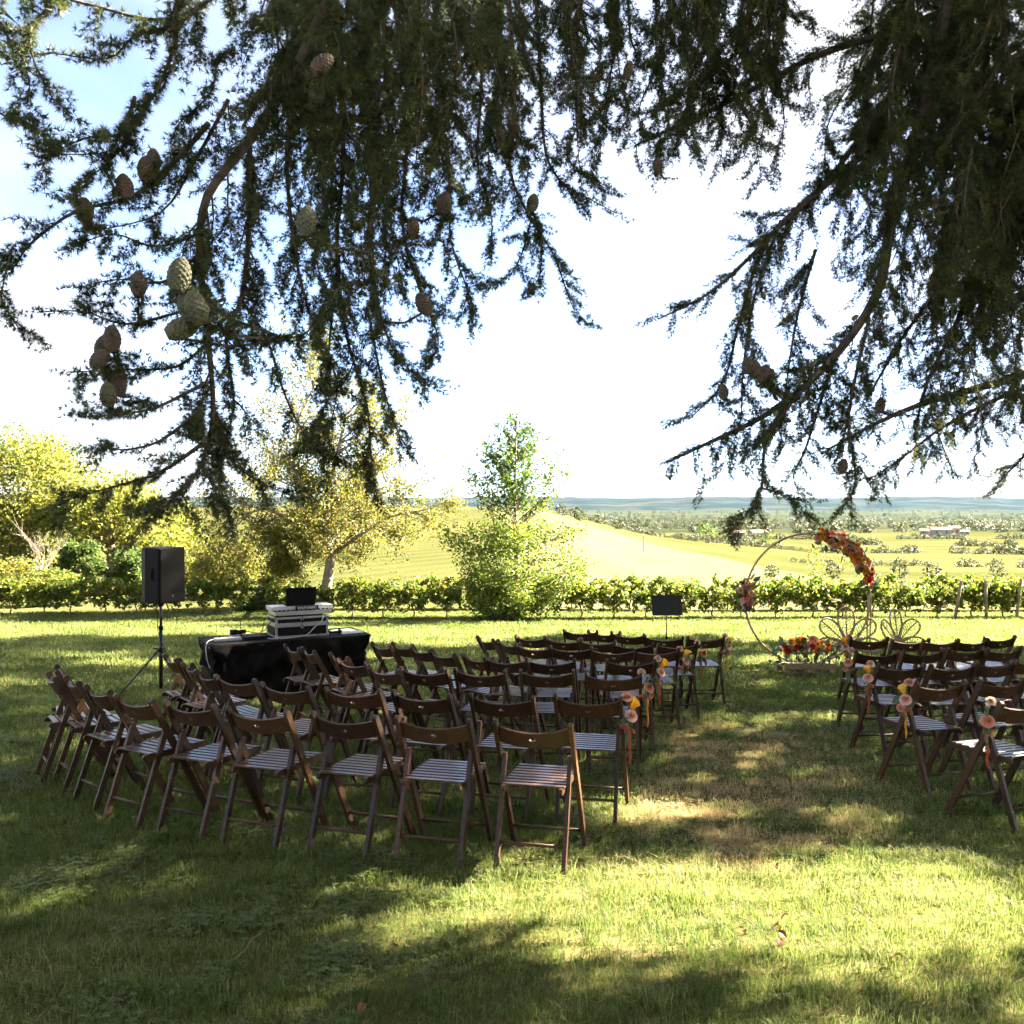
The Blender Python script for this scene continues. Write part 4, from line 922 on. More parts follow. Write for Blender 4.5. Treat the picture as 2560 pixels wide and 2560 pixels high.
# ------------------------------------------------------------------ music stand
d = 13.2; x = (1667 - 1280) * d / F; z0 = gz(x, d)
T = empty('music_stand', (x, d, z0)); tag(T, 'black music stand with solid desk behind the front chairs', 'music stand')
T.rotation_euler = (0, 0, R(2))
mb = MB(); m4 = Matrix.Rotation(R(-18), 3, 'X'); mb.box((0, 0, 1.06), (.42, .006, .28), m4); mb.box((0, -.055, .925), (.42, .05, .006), m4)
for sx in (-1, 1): mb.box((sx * .208, -.006, 1.06), (.006, .016, .28), m4)
obj('desk', mb.mesh('stand_desk', M['black_metal']), T)
mb = MB(); mb.tube([(0, .02, 1.05), (0, .01, .55)], .008, 8); mb.tube([(0, .01, .6), (0, .01, .1)], .012, 8); obj('pole', mb.mesh('stand_pole', M['black_metal'], True), T)
mb = MB(); mb.lathe([(.016, -.02), (.018, 0), (.016, .02)], 8, (0, .01, .6)); mb.tube([(0, .01, .6), (.04, .0, .6)], .006, 5); obj('clamp', mb.mesh('stand_clamp', M['black']), T)
for k in range(3):
    a = R(90 + 120 * k); mb = MB(); mb.tube([(0, .01, .25), (.28 * math.cos(a), .01 + .28 * math.sin(a), .01)], .007, 6); obj('leg', mb.mesh('stand_leg', M['black_metal']), T)

# ------------------------------------------------------------------ loudspeaker on tripod
d = 11.8; x = (401 - 1280) * d / F; z0 = gz(x, d)
T = empty('speaker_stand', (x, d, z0)); tag(T, 'black tripod stand holding up the loudspeaker', 'stand')
mb = MB(); mb.tube([(0, 0, .75), (0, 0, 1.22)], .0175, 10); obj('pole', mb.mesh('stand_upper_pole', M['black_metal'], True), T)
mb = MB(); mb.tube([(0, 0, .08), (0, 0, .84)], .024, 10); obj('tube', mb.mesh('stand_lower_tube', M['black_metal'], True), T)
mb = MB(); mb.lathe([(.028, -.03), (.034, -.01), (.034, .02), (.028, .03)], 10, (0, 0, .56)); mb.tube([(0, 0, .57), (-.09, -.02, .585)], .008, 6); mb.lathe([(.03, -.02), (.03, .02)], 10, (0, 0, .84)); obj('collar', mb.mesh('stand_collar', M['black']), T)
for k, a in enumerate((205, 330, 85)):
    a = R(a); c, s = math.cos(a), math.sin(a); mb = MB()
    mb.tube([(c * .03, s * .03, .56), (c * .50, s * .50, .02)], .012, 8); lg = obj('leg', mb.mesh('tripod_leg', M['black_metal'], True), T)
    mb = MB(); mb.lathe([(.016, -.02), (.02, .02)], 8, (c * .50, s * .50, .02)); obj('rubber_foot', mb.mesh('tripod_foot', M['black']), lg)
    mb = MB(); mb.bar((c * .02, s * .02, .12), (c * .33, s * .33, .215), .014, .006); obj('brace', mb.mesh('tripod_brace', M['black_metal']), T)
ang = R(62)  # front turned to the audience
SP = Matrix.Translation((x, d, z0 + 1.165)) @ Matrix.Rotation(ang, 4, 'Z')
T = empty('loudspeaker', mat=SP); tag(T, 'black loudspeaker box with badge on the tripod stand', 'loudspeaker')
W, D, H = .42, .40, .69
mb = MB(); out = [(-W / 2, -D / 2), (W / 2, -D / 2), (W / 2, D * .1), (W * .30, D / 2), (-W * .30, D / 2), (-W / 2, D * .1)]
prism(mb, [(p, q, H / 2) for p, q in out], (0, 0, 1), H); bdy = obj('cabinet', mb.mesh('speaker_cabinet', M['black']), T)
md = bdy.modifiers.new('bevel', 'BEVEL'); md.width = .014; md.segments = 2
mb = MB(); mb.box((0, -D / 2 - .008, H / 2), (W - .03, .014, H - .03)); gr_ = obj('grille', mb.mesh('speaker_grille', M['grille']), T); md = gr_.modifiers.new('bevel', 'BEVEL'); md.width = .006
mb = MB(); mb.lathe([(.016, 0), (.016, .004), (.012, .006)], 6, (0, -D / 2 - .016, .09), Matrix.Rotation(R(90), 3, 'X')); obj('badge', mb.mesh('speaker_badge', M['white']), T)
mb = MB(); mb.lathe([(.005, 0), (.005, .003)], 6, (0, -D / 2 - .0225, .094), Matrix.Rotation(R(90), 3, 'X')); mb.lathe([(.004, 0), (.004, .003)], 6, (0, -D / 2 - .0225, .085), Matrix.Rotation(R(90), 3, 'X')); obj('badge_mark', mb.mesh('speaker_badge_mark', M['black']), T)
for sx in (-1, 1):
    mb = MB(); xx = sx * (W / 2 + .002)
    mb.box((xx, -.06, .36), (.012, .10, .17)); hd = obj('handle_frame', mb.mesh('speaker_handle_frame', M['black']), T)
    mb = MB(); mb.box((xx + sx * .004, -.06, .36), (.010, .07, .135)); obj('recess', mb.mesh('speaker_handle_recess', M['black']), hd)
    mb = MB(); mb.tube([(xx + sx * .006, -.085, .30), (xx + sx * .012, -.085, .36), (xx + sx * .006, -.085, .42)], .009, 6); obj('grip', mb.mesh('speaker_grip', M['black']), hd)
mb = MB(); mb.lathe([(.03, 0), (.03, .06), (.02, .065)], 10, (0, 0, -.055)); obj('pole_mount', mb.mesh('speaker_mount', M['black']), T)
mb = MB(); bx_ = SP.to_translation(); mb.tube([bx_ + Vector((-.22, .1, .05)), bx_ + Vector((-.16, .05, -.06)), bx_ + Vector((-.03, -.02, -.10)), bx_ + Vector((-.03, -.03, -.35)), bx_ + Vector((.04, -.03, -.55)), bx_ + Vector((.1, 0, -.75)), bx_ + Vector((.18, .0, -.95)), (x + .3, d, gz(x + .3, d) + .03), (x + .8, d - .2, gz(x + .8, d - .2) + .02)], .005, 6)
tag(obj('speaker_cable', mb.mesh('speaker_cable', M['black'], True)), 'thin black cable hanging from the loudspeaker down its stand', 'cable')

# ------------------------------------------------------------------ disc jockey table
A_ = Vector(((520 - 1280) * 10.96 / F, 10.96)); B_ = Vector(((928 - 1280) * 11.9 / F, 11.9)); ax = (B_ - A_).normalized(); TL = 2.0; TD = .78
nrm2 = Vector((-ax.y, ax.x)); ctr = A_ + ax * TL / 2 + nrm2 * TD / 2; yaw = math.atan2(ax.y, ax.x); TH = .74
TM = Matrix.Translation((ctr.x, ctr.y, gz(ctr.x, ctr.y))) @ Matrix.Rotation(yaw, 4, 'Z')
T = empty('folding_table', mat=TM); tag(T, 'long folding table hidden under the black cloth', 'table')
mb = MB(); mb.box((0, 0, TH - .02), (TL - .03, TD - .03, .03)); obj('tabletop', mb.mesh('table_top', M['grey']), T)
for sx in (-1, 1):
    for sy in (-1, 1): mb = MB(); mb.tube([(sx * (TL / 2 - .2), sy * .3, .02), (sx * (TL / 2 - .2), sy * .3, TH - .04)], .014, 8); obj('leg', mb.mesh('table_leg', M['black_metal']), T)
def cloth():
    n = 240; rows = 24; v = []; f = []
    per = [(-TL / 2, -TD / 2), (TL / 2, -TD / 2), (TL / 2, TD / 2), (-TL / 2, TD / 2)]; L = [TL, TD, TL, TD]; tot = sum(L)
    for j in range(rows + 1):
        g = j / rows
        for k in range(n):
            s = tot * k / n; e = 0
            while s > L[e]: s -= L[e]; e += 1
            p = Vector(per[e]).lerp(Vector(per[(e + 1) % 4]), s / L[e]); u = s / L[e]
            on = [Vector((0, -1)), Vector((1, 0)), Vector((0, 1)), Vector((-1, 0))][e]
            sag = math.sin(math.pi * u)
            inn = .16 * g ** .6 * (.35 + .65 * (1 - sag)) if e in (1, 3) else .05 * g * sag + .05 * g ** .7 * (1 - sag)
            fold = (.030 * math.sin(u * 15 + g * 9) + .022 * math.sin(u * 37 - g * 11 + 1) + .012 * math.sin(u * 71 + g * 17)) * math.sin(math.pi * min(1, g * 1.3)) * (1 if e in (0, 2) else .4)
            dia = .034 * math.sin((u * 3 + g * 4.0) * 3.1) * g * (1 - g) * 4
            cx_ = 1 - inn * .5 * (1 if e in (1, 3) else .0)
            q = p * 1.0 - on * (inn - fold - dia) - Vector((p.x / (TL / 2) * .17 * g ** .7, 0)) * (1 if e in (0, 2) else .0)
            v.append((q.x, q.y, TH + .004 - g * (TH - .03)))
    for j in range(rows):
        for k in range(n): k2 = (k + 1) % n; f.append((j * n + k, (j + 1) * n + k, (j + 1) * n + k2, j * n + k2))
    f.append(tuple(range(n)))
    me = bpy.data.meshes.new('table_cloth'); me.from_pydata(v, [], f); me.materials.append(M['cloth'])
    me.polygons.foreach_set('use_smooth', [True] * (len(f) - 1) + [False]); me.update(); return me
o = obj('table_cloth', cloth(), mat=TM); tag(o, 'black fitted cloth stretched over the long table', 'tablecloth')
def tb(name, lx, ly, rz=0): return empty(name, mat=TM @ Matrix.Translation((lx, ly, TH + .006)) @ Matrix.Rotation(R(rz), 4, 'Z'))
# flight cases
def case(lx, ly, z, w, dp, h, label):
    T = empty('flight_case', mat=TM @ Matrix.Translation((lx, ly, TH + .006 + z))); tag(T, label, 'case', 'stacked flight cases on the table')
    mb = MB(); mb.box((0, 0, h / 2), (w - .012, dp - .012, h - .012)); obj('panel', mb.mesh('case_panel', M['black']), T)
    t = .024; eg = MB()
    for sy in (-1, 1):
        for zz in (t / 2, h - t / 2): eg.box((0, sy * (dp / 2 - t / 2), zz), (w, t, t))
    for sx in (-1, 1):
        for zz in (t / 2, h - t / 2): eg.box((sx * (w / 2 - t / 2), 0, zz), (t, dp - 2 * t, t))
        for sy in (-1, 1): eg.box((sx * (w / 2 - t / 2), sy * (dp / 2 - t / 2), h / 2), (t, t, h - 2 * t))
    obj('edge_trim', eg.mesh('case_trim', M['alu']), T)
    cm = MB(); cm.lathe([(.0, -.020), (.018, -.016), (.022, 0), (.018, .016), (.0, .020)], 8); cmm = cm.mesh('case_corner', M['alu'], True)
    for sx in (-1, 1):
        for zz in (.015, h - .015): obj('corner', cmm, T, (sx * (w / 2 - .008), -dp / 2 + .008, zz))
    mb = MB(); mb.box((0, -dp / 2 - .004, h - .03), (.04, .008, .03)); obj('latch', mb.mesh('case_latch', M['grey']), T)
case(.16, .02, 0, .66, .46, .155, 'lower black flight case with aluminium edges on the table')
case(.16, .02, .158, .66, .46, .095, 'upper shallower flight case stacked on the lower one')
# controller on top with letters
T = empty('dj_controller', mat=TM @ Matrix.Translation((.20, .03, TH + .006 + .262))); tag(T, 'pale music mixing controller lying on the stacked cases', 'controller')
mb = MB(); mb.box((0, 0, .03), (.72, .34, .05)); obj('body', mb.mesh('controller_body', M['alu']), T)
mb = MB(); mb.box((0, .03, .085), (.78, .30, .045)); o = obj('top_deck', mb.mesh('controller_deck', M['white']), T)
kb = MB(); kb.lathe([(.011, 0), (.011, .016), (.008, .018)], 8); kbm = kb.mesh('controller_knob', M['black'], True)
for k in range(12): obj('knob', kbm, T, (-.30 + .055 * k, -.155, .055))
mb = MB(); mb.box((.05, -.128, .085), (.29, .01, .05)); obj('name_strip', mb.mesh('controller_strip', M['black']), T)
mb = MB(); mb.box((.05, -.1335, .085), (.235, .004, .034)); lb = obj('name_plate', mb.mesh('controller_plate', M['white']), T)
cu = bpy.data.curves.new('lettering', 'FONT'); cu.body = 'TRAKTOR'; cu.size = .042; cu.align_x = 'CENTER'; cu.align_y = 'CENTER'; cu.extrude = .001; cu.space_character = 1.12
tmp = bpy.data.objects.new('lettering_source', cu); lm = bpy.data.meshes.new_from_object(tmp); bpy.data.objects.remove(tmp); lm.materials.clear(); lm.materials.append(M['black'])
o = obj('lettering', lm, lb); o.matrix_basis = Matrix.Translation((.066, -.1368, .084)) @ Matrix.Rotation(R(90), 4, 'X')
mb = MB(); mb.lathe([(.009, 0), (.009, .002)], 8, (-.048, -.1358, .085), Matrix.Rotation(R(90), 3, 'X')); obj('logo_mark', mb.mesh('controller_logo', M['black']), lb)
# laptop
T = empty('laptop', mat=TM @ Matrix.Translation((.20, .10, TH + .006 + .262 + .108)) @ Matrix.Rotation(R(-4), 4, 'Z')); tag(T, 'open black laptop seen from behind on the controller', 'laptop')
mb = MB(); mb.box((0, 0, .009), (.36, .24, .016)); obj('base', mb.mesh('laptop_base', M['black']), T)
mb = MB(); m3 = Matrix.Rotation(R(16), 3, 'X'); mb.box((0, -.155, .120), (.37, .010, .235), m3); lid = obj('lid', mb.mesh('laptop_lid', M['black']), T); md = lid.modifiers.new('bevel', 'BEVEL'); md.width = .004
mb = MB(); mb.tube([(-.14, -.115, .012), (.14, -.115, .012)], .008, 8); obj('hinge', mb.mesh('laptop_hinge', M['black']), T)
# wireless receiver with two aerials
T = tb('wireless_receiver', -.42, -.12, 4); tag(T, 'flat black receiver box with two upright aerials', 'receiver')
mb = MB(); mb.box((0, 0, .022), (.30, .18, .04)); obj('body', mb.mesh('receiver_body', M['black']), T)
for sx, ln in ((-1, -.02), (1, .05)): mb = MB(); mb.tube([(sx * .12, .08, .03), (sx * .12 + ln, .085, .235)], [.006, .0035], 6); obj('aerial', mb.mesh('receiver_aerial', M['black']), T)
T = tb('power_strip', -.72, -.10, -6); tag(T, 'white power strip at the left end of the table', 'power strip')
mb = MB(); mb.box((0, 0, .02), (.32, .11, .038)); bd = obj('body', mb.mesh('strip_body', M['white']), T); md = bd.modifiers.new('bevel', 'BEVEL'); md.width = .006
sk = MB(); sk.lathe([(.020, 0), (.020, .003)], 12); skm = sk.mesh('strip_socket', M['grey'])
for k in range(3): obj('socket', skm, T, (-.1 + .1 * k, 0, .039))
T = tb('power_adapter', -.62, .06, 10); tag(T, 'black power adapter block behind the white strip', 'adapter')
mb = MB(); mb.box((0, 0, .075), (.075, .06, .06)); mb.box((.10, 0, .07), (.10, .045, .045)); obj('body', mb.mesh('adapter_body', M['black']), T); mb = MB(); mb.box((0, 0, .022), (.1, .07, .044)); obj('socket_base', mb.mesh('adapter_base', M['white']), T)
T = tb('microphone', .60, -.16, 20); tag(T, 'black microphone lying right of the flight cases', 'microphone')
mb = MB(); mb.lathe([(.010, -.11), (.015, 0), (.017, .04)], 10, (0, 0, .025), Matrix.Rotation(R(90), 3, 'Y')); obj('handle', mb.mesh('microphone_handle', M['black'], True), T)
mb = MB(); mb.lathe([(.016, .04), (.027, .055), (.027, .075), (.015, .095)], 10, (0, 0, .025), Matrix.Rotation(R(90), 3, 'Y')); obj('grille', mb.mesh('microphone_grille', M['grille'], True), T)
T = tb('paper_sheet', .80, 0, 8); tag(T, 'white sheets of paper at the right end of the table', 'paper')
mb = MB(); mb.box((0, 0, .002), (.30, .42, .003)); obj('sheet', mb.mesh('paper', M['white']), T); mb = MB(); mb.box((.02, .02, .0062), (.21, .30, .003), Matrix.Rotation(.3, 3, 'Z')); obj('sheet', mb.mesh('paper_top', M['white']), T)
def cable(name, pts, r, mat, label):
    P = [TM @ Vector((p[0], p[1], TH + .006 + p[2])) for p in pts]
    # smooth by midpoint insertion
    for _ in range(2):
        Q = [P[0]]
        for a, b in zip(P, P[1:]): Q += [a.lerp(b, .25), a.lerp(b, .75)]
        P = Q + [P[-1]]
    mb = MB(); mb.tube(P, r, 5); tag(obj(name, mb.mesh(name, mat, True)), label, 'cable')
cable('audio_cable', [(.42, -.23, .27), (.40, -.28, .2), (.30, -.27, .12), (.20, -.27, .02), (.0, -.28, .006), (-.2, -.28, .006), (-.3, -.15, .01)], .005, M['white'], 'white cable looping down in front of the flight cases')
cable('audio_cable', [(-.14, -.20, .28), (-.24, -.24, .22), (-.32, -.26, .10), (-.40, -.05, .06), (-.48, .0, .10), (-.55, .02, .03)], .005, M['black'], 'black cable running from controller to the receiver box')
cable('audio_cable', [(.16, -.22, .27), (.14, -.26, .15), (.2, -.27, .03), (.28, -.26, .06), (.36, -.26, .01)], .0045, M['black'], 'black cable dangling over the middle of the cases')
cable('power_cable', [(-.86, -.10, .02), (-.96, -.16, .03), (-1.02, -.30, -.02), (-1.01, -.34, -.18), (-.97, -.32, -.28)], .006, M['white'], 'white power cable hanging off the left table corner')
# ------------------------------------------------------------------ cedar: trunk off to the right, boughs over the camera
K19 = 2560 / 1932.0
def needle_sprig(i, ln=0.10, nl=0.0235, nros=9, per=15, w=0.0024):
    """a short length of twig with rosettes of needles; grows along +Z"""
    rs = np.random.default_rng(700 + i); v = []; f = []
    for r in range(nros):
        z = ln * (r + rs.uniform(.2, .8)) / nros; a = rs.uniform(0, 6.283); c = np.array([.007 * math.cos(a), .007 * math.sin(a), z])
        ax = np.array([math.cos(a), math.sin(a), .35]); ax /= np.linalg.norm(ax)
        for k in range(per):
            d = ax + rs.normal(size=3) * .62; d /= np.linalg.norm(d)
            s = np.cross(d, rs.normal(size=3)); s /= np.linalg.norm(s); L_ = nl * rs.uniform(.7, 1.15); b = len(v)
            v += [c - s * w / 2, c + s * w / 2, c + d * L_]; f.append((b, b + 1, b + 2))
    return np_mesh('needle_sprig', np.array(v), np.array(f), M['needle'])
SPRIG = [needle_sprig(i) for i in range(4)]
def spray(i):
    """a coarse metre-long spray of cedar twigs, for the unseen crown added as shade"""
    rs = np.random.default_rng(800 + i); v = []; f = []
    for t in range(16):
        o = np.array([0, 0, rs.uniform(-.5, .4)]); a = rs.uniform(0, 6.283); d = np.array([math.cos(a), math.sin(a) * .45, rs.uniform(.1, .7)]); d /= np.linalg.norm(d); L_ = rs.uniform(.25, .55)
        for k in range(34):
            c = o + d * L_ * rs.uniform(0, 1); n_ = rs.normal(size=3); n_ /= np.linalg.norm(n_); s = np.cross(n_, rs.normal(size=3)); s /= np.linalg.norm(s); b = len(v)
            v += [c - s * .011, c + s * .011, c + n_ * .10]; f.append((b, b + 1, b + 2))
    return np_mesh('needle_spray', np.array(v), np.array(f), M['needle'])
SPRAY = [spray(i) for i in range(3)]

TRUNK = Vector((12.0, 3.0, gz(12.0, 3.0)))
cedar = empty('cedar_tree', TRUNK); tag(cedar, 'huge dark cedar whose drooping cone-bearing boughs hang over the lawn', 'tree')
C0 = TRUNK
np_pos = []; np_rot = []; np_scl = []; np_var = []
twig_mb = MB(); crs = np.random.default_rng(31)
def rot_to(dv):
    q = Vector(dv).to_track_quat('Z', 'Y') @ Euler((0, 0, crs.uniform(0, 6.283))).to_quaternion(); return tuple(q.to_euler())
def needles_along(pts, step=0.045, skip=0.0, scale=1.0, start=0.0):
    tot = 0
    for a, b in zip(pts, pts[1:]):
        L_ = (b - a).length; n_ = max(1, int(L_ / (step * 1.7) + crs.uniform()))
        for k in range(n_):
            if crs.uniform() < skip: continue
            p = a.lerp(b, (k + crs.uniform(0, 1)) / n_ - .04 / max(L_, .08))
            np_pos.append(tuple(p - C0)); np_rot.append(rot_to(b - a)); np_scl.append(scale * crs.uniform(.8, 1.2)); np_var.append(int(crs.integers(0, 4)))
def catmull(P, m=4):
    out = []
    for i in range(len(P) - 1):
        p0, p1, p2, p3 = P[max(i - 1, 0)], P[i], P[i + 1], P[min(i + 2, len(P) - 1)]
        for k in range(m):
            t = k / m; out.append(0.5 * ((2 * p1) + (p2 - p0) * t + (2 * p0 - 5 * p1 + 4 * p2 - p3) * t * t + (3 * p1 - p0 - 3 * p2 + p3) * t ** 3))
    return out + [P[-1]]
def twig(p, d, L_, r, lvl, step, skip):
    """a side twig that sags then lifts at its tip"""
    pts = [p]; q = p.copy(); dd = d.normalized(); n_ = 5
    for i in range(n_):
        dd = (dd + Vector(crs.normal(size=3)) * .14 + Vector((0, 0, -.16 if i < 3 else .10))).normalized(); q = q + dd * (L_ / n_); pts.append(q)
    twig_mb.tube([x - C0 for x in pts], [r * (1 - .7 * i / n_) for i in range(n_ + 1)], 3, cap=False)
    needles_along(pts, step, skip)
    if lvl and L_ > .16:
        for k in range(int(L_ / .115)):
            i = int(crs.integers(1, n_)); t = pts[i] - pts[i - 1]; axn = Vector(crs.normal(size=3)); axn = (axn - t.normalized() * axn.dot(t.normalized())).normalized()
            twig(pts[i], t.normalized() * .7 + axn * .75 + Vector((0, 0, -.2)), L_ * crs.uniform(.25, .5), r * .6, 0, step, skip)
strands = []
def strand(pts19, depth, r0=.012, tw=.26, gap=.055, step=.04, skip=.0, bare=.0, dd=0.0, name=None):
    """a hanging bough: (x, y) read in the 1932-pixel view, hung at its own depth"""
    n_ = len(pts19); P = []
    if tw < .17: tw *= .5; gap *= 1.35
    for i, p in enumerate(pts19):
        d_ = (p[2] if len(p) > 2 else depth) + dd * i / max(1, n_ - 1); P.append(at(p[0] * K19, p[1] * K19, d_) + Vector((0, crs.normal() * .04, 0)))
    S_ = catmull(P); n2 = len(S_)
    mb = MB(); mb.tube([x - P[0] for x in S_], [max(r0 * (1 - .85 * i / (n2 - 1)), .0022) for i in range(n2)], 6); 
    o = obj('bough', mb.mesh('cedar_bough', M['cedar_bark'], True), cedar, P[0] - C0); strands.append(S_)
    ln_ = sum((b - a).length for a, b in zip(S_, S_[1:])); acc = 0; nxt = 0
    for i, (a, b) in enumerate(zip(S_, S_[1:])):
        L_ = (b - a).length; t = (b - a).normalized(); f0 = acc / ln_
        if f0 > bare: needles_along([a, b], step, skip + (.5 if r0 * (1 - .85 * f0) > .012 else 0))
        while nxt < acc + L_:
            f = nxt / ln_
            if f >= bare and crs.uniform() > .12:
                p = a.lerp(b, (nxt - acc) / L_); axn = Vector(crs.normal(size=3)); axn = axn - t * axn.dot(t); axn.normalize()
                L2 = tw * crs.uniform(.45, 1.25) * (1 - .62 * f)
                twig(p, t * .62 + axn * .8 + Vector((0, 0, -.15)), L2, .0042, 1, step, skip)
            nxt += gap * crs.uniform(.7, 1.3)
        acc += L_
# left and centre boughs
strand([(660, -80), (560, 130), (470, 260), (400, 380), (372, 480), (385, 560), (392, 680), (400, 790), (370, 880), (330, 945), (268, 985)], 3.2, .020, .34, .042)
strand([(540, -60), (400, -5), (345, 20), (330, 80), (300, 150), (262, 215), (205, 290), (130, 345)], 2.9, .011, .15, .075, .034)
strand([(275, 205), (225, 250), (180, 272), (75, 298)], 2.85, .006, .07, .09, .03)
strand([(245, 240), (205, 285), (130, 308)], 2.95, .005, .06, .09, .03)
strand([(400, 240), (330, 330), (240, 370), (150, 405), (60, 465), (0, 500), (-60, 525)], 3.3, .010, .14, .075, .034)
strand([(38, 478), (22, 545), (18, 580), (42, 626)], 3.3, .004, .06, .12, .034)
strand([(140, -60), (85, 15), (75, 90), (100, 180), (150, 228)], 3.0, .008, .12, .08, .034)
strand([(-40, 20), (10, 60), (55, 125), (45, 185)], 3.0, .006, .10, .08, .034)
strand([(-60, 175), (0, 212), (45, 232), (82, 250)], 3.05, .005, .07, .1, .034)
strand([(480, -40), (300, 2), (170, 6), (60, 4), (20, 20)], 3.1, .008, .13, .08, .034)
strand([(420, 0), (340, 45), (270, 85), (190, 95), (100, 106)], 3.0, .007, .12, .075, .034)
strand([(430, 70), (412, 120), (405, 190), (330, 240), (345, 300)], 3.3, .006, .13, .07)
strand([(440, 200), (370, 300), (300, 400), (180, 440)], 3.3, .008, .16, .06)
strand([(420, 560), (320, 585), (240, 612), (160, 590), (92, 598)], 3.25, .007, .09, .08, .034)
strand([(410, 500), (300, 530), (230, 530), (155, 545)], 3.3, .006, .12, .07)
strand([(400, 440), (290, 460), (210, 440), (150, 475)], 3.35, .006, .12, .07)
strand([(400, 650), (330, 690), (240, 700), (125, 702)], 3.25, .007, .15, .06)
strand([(395, 720), (300, 770), (230, 780), (140, 785)], 3.2, .007, .13, .07)
strand([(390, 770), (300, 830), (240, 850), (175, 835)], 3.2, .007, .14, .06)
strand([(385, 830), (300, 890), (200, 920), (100, 948)], 3.15, .008, .13, .06, .034)
strand([(400, 780), (430, 860), (480, 905), (572, 945)], 3.3, .008, .12, .07)
strand([(470, 240), (470, 430), (450, 560), (432, 640), (440, 760), (420, 850), (395, 945)], 3.4, .012, .25, .05)
strand([(450, 560), (500, 640), (540, 760), (600, 860), (660, 850)], 3.6, .008, .16, .06)
strand([(560, 100), (545, 300), (560, 480), (590, 600), (625, 690), (640, 760), (600, 860)], 3.9, .011, .24, .05)
strand([(640, 50), (650, 300), (645, 480), (660, 640), (690, 760), (703, 860), (707, 925)], 4.1, .013, .26, .045)
strand([(640, 480), (620, 620), (610, 760), (590, 820)], 4.0, .008, .18, .05)
strand([(720, 50), (705, 300), (695, 500), (735, 640), (765, 690), (805, 722)], 3.7, .011, .22, .05)
strand([(700, 480), (688, 515), (640, 545), (600, 620), (555, 650)], 3.0, .009, .14, .06, .034)
strand([(760, 30), (770, 250), (760, 420), (790, 540), (822, 620), (824, 665), (790, 690)], 4.0, .010, .22, .05)
strand([(700, 600), (720, 720), (745, 800), (770, 850)], 4.4, .007, .18, .06)
strand([(820, -20), (830, 200), (850, 350), (850, 450), (880, 540), (897, 592)], 4.1, .010, .24, .045)
strand([(900, -20), (910, 150), (900, 300), (925, 400), (930, 475)], 4.3, .010, .22, .05)
strand([(960, -20), (970, 180), (962, 330), (1005, 420), (1045, 480), (1078, 560), (1095, 608)], 4.4, .010, .20, .055)
strand([(1000, 420), (985, 480), (960, 520), (925, 540)], 4.4, .006, .15, .06)
strand([(1020, 440), (1020, 510), (1000, 550)], 4.4, .006, .14, .06)
strand([(1010, -20), (1020, 150), (1030, 280), (1062, 350), (1112, 380), (1162, 406)], 4.6, .010, .19, .06)
strand([(1060, -20), (1080, 120), (1092, 220), (1070, 310), (1130, 350)], 4.6, .009, .18, .06)
env = [(440, 780), (560, 760), (650, 820), (700, 800), (760, 660), (850, 540), (900, 460), (960, 470), (1040, 440), (1100, 330), (1150, 250)]
for k in range(21):
    x0 = crs.uniform(470, 1130); e = float(interp(x0, env)) * crs.uniform(.35, .9); w = crs.normal(size=3) * 26
    strand([(x0 - 10, -60), (x0 + w[0], e * .33), (x0 + w[1] + 5, e * .66), (x0 + w[2] + 10, e)], crs.uniform(4.3, 6.0), .009, .26, .06, .045, .05)
for k in range(11):
    x0 = crs.uniform(480, 1000); e = crs.uniform(150, 420); w = crs.normal(size=3) * 30
    strand([(x0, -60), (x0 + w[0], e * .4), (x0 + w[1], e)], crs.uniform(3.2, 4.2), .009, .30, .055, .045, .05)
# right boughs
strand([(1980, -60), (1700, 55), (1540, 110), (1380, 190), (1265, 240), (1195, 282)], 6.0, .030, .42, .05)
strand([(1500, -40), (1400, 90), (1290, 175), (1210, 215), (1130, 180)], 5.6, .010, .28, .06)
for x0, e, x1 in ((1160, 250, 1190), (1235, 300, 1275), (1290, 280, 1310), (1340, 320, 1360), (1400, 330, 1440), (1450, 300, 1400)):
    strand([(x0, -40), (x0 + 5, e * .45), (x1, e)], crs.uniform(5.0, 6.2), .007, .24, .06, .045, .08)
strand([(2000, 60), (1780, 190), (1620, 300), (1490, 410), (1400, 500), (1330, 560), (1245, 602)], 5.5, .026, .34, .055)
strand([(1900, -40), (1700, 150), (1570, 330), (1450, 450), (1395, 600), (1365, 720), (1300, 790)], 5.7, .022, .34, .05)
strand([(1800, -60), (1730, 250), (1690, 420), (1650, 560), (1560, 690), (1450, 780), (1345, 832), (1258, 872)], 5.2, .040, .42, .045)
strand([(1540, 700), (1455, 820), (1440, 920), (1405, 975), (1380, 1000)], 5.0, .010, .26, .05)
strand([(1440, 920), (1470, 930), (1500, 950), (1530, 978)], 5.0, .006, .14, .06)
strand([(1580, 660), (1515, 840), (1500, 900), (1520, 950)], 5.3, .009, .24, .055)
strand([(1640, 600), (1605, 780), (1622, 900), (1600, 950), (1572, 977)], 5.0, .010, .20, .06)
strand([(1615, 880), (1640, 905), (1662, 930)], 5.0, .005, .10, .08)
strand([(1600, 780), (1590, 830), (1550, 860)], 5.2, .006, .14, .07)
strand([(1990, 690), (1860, 728), (1740, 762), (1650, 800), (1560, 850)], 9.2, .050, .6, .06)
strand([(1990, 720), (1900, 745), (1790, 800), (1700, 865), (1640, 905)], 8.8, .026, .5, .06)
strand([(1760, 770), (1780, 850), (1800, 890)], 8.8, .010, .36, .06)
strand([(1850, 740), (1850, 810), (1835, 868)], 8.8, .010, .38, .06)
strand([(1990, 760), (1940, 840), (1905, 890), (1875, 925)], 5.5, .012, .26, .055)
strand([(1990, 300), (1880, 420), (1820, 600), (1750, 720), (1720, 830)], 6.2, .030, .42, .045)
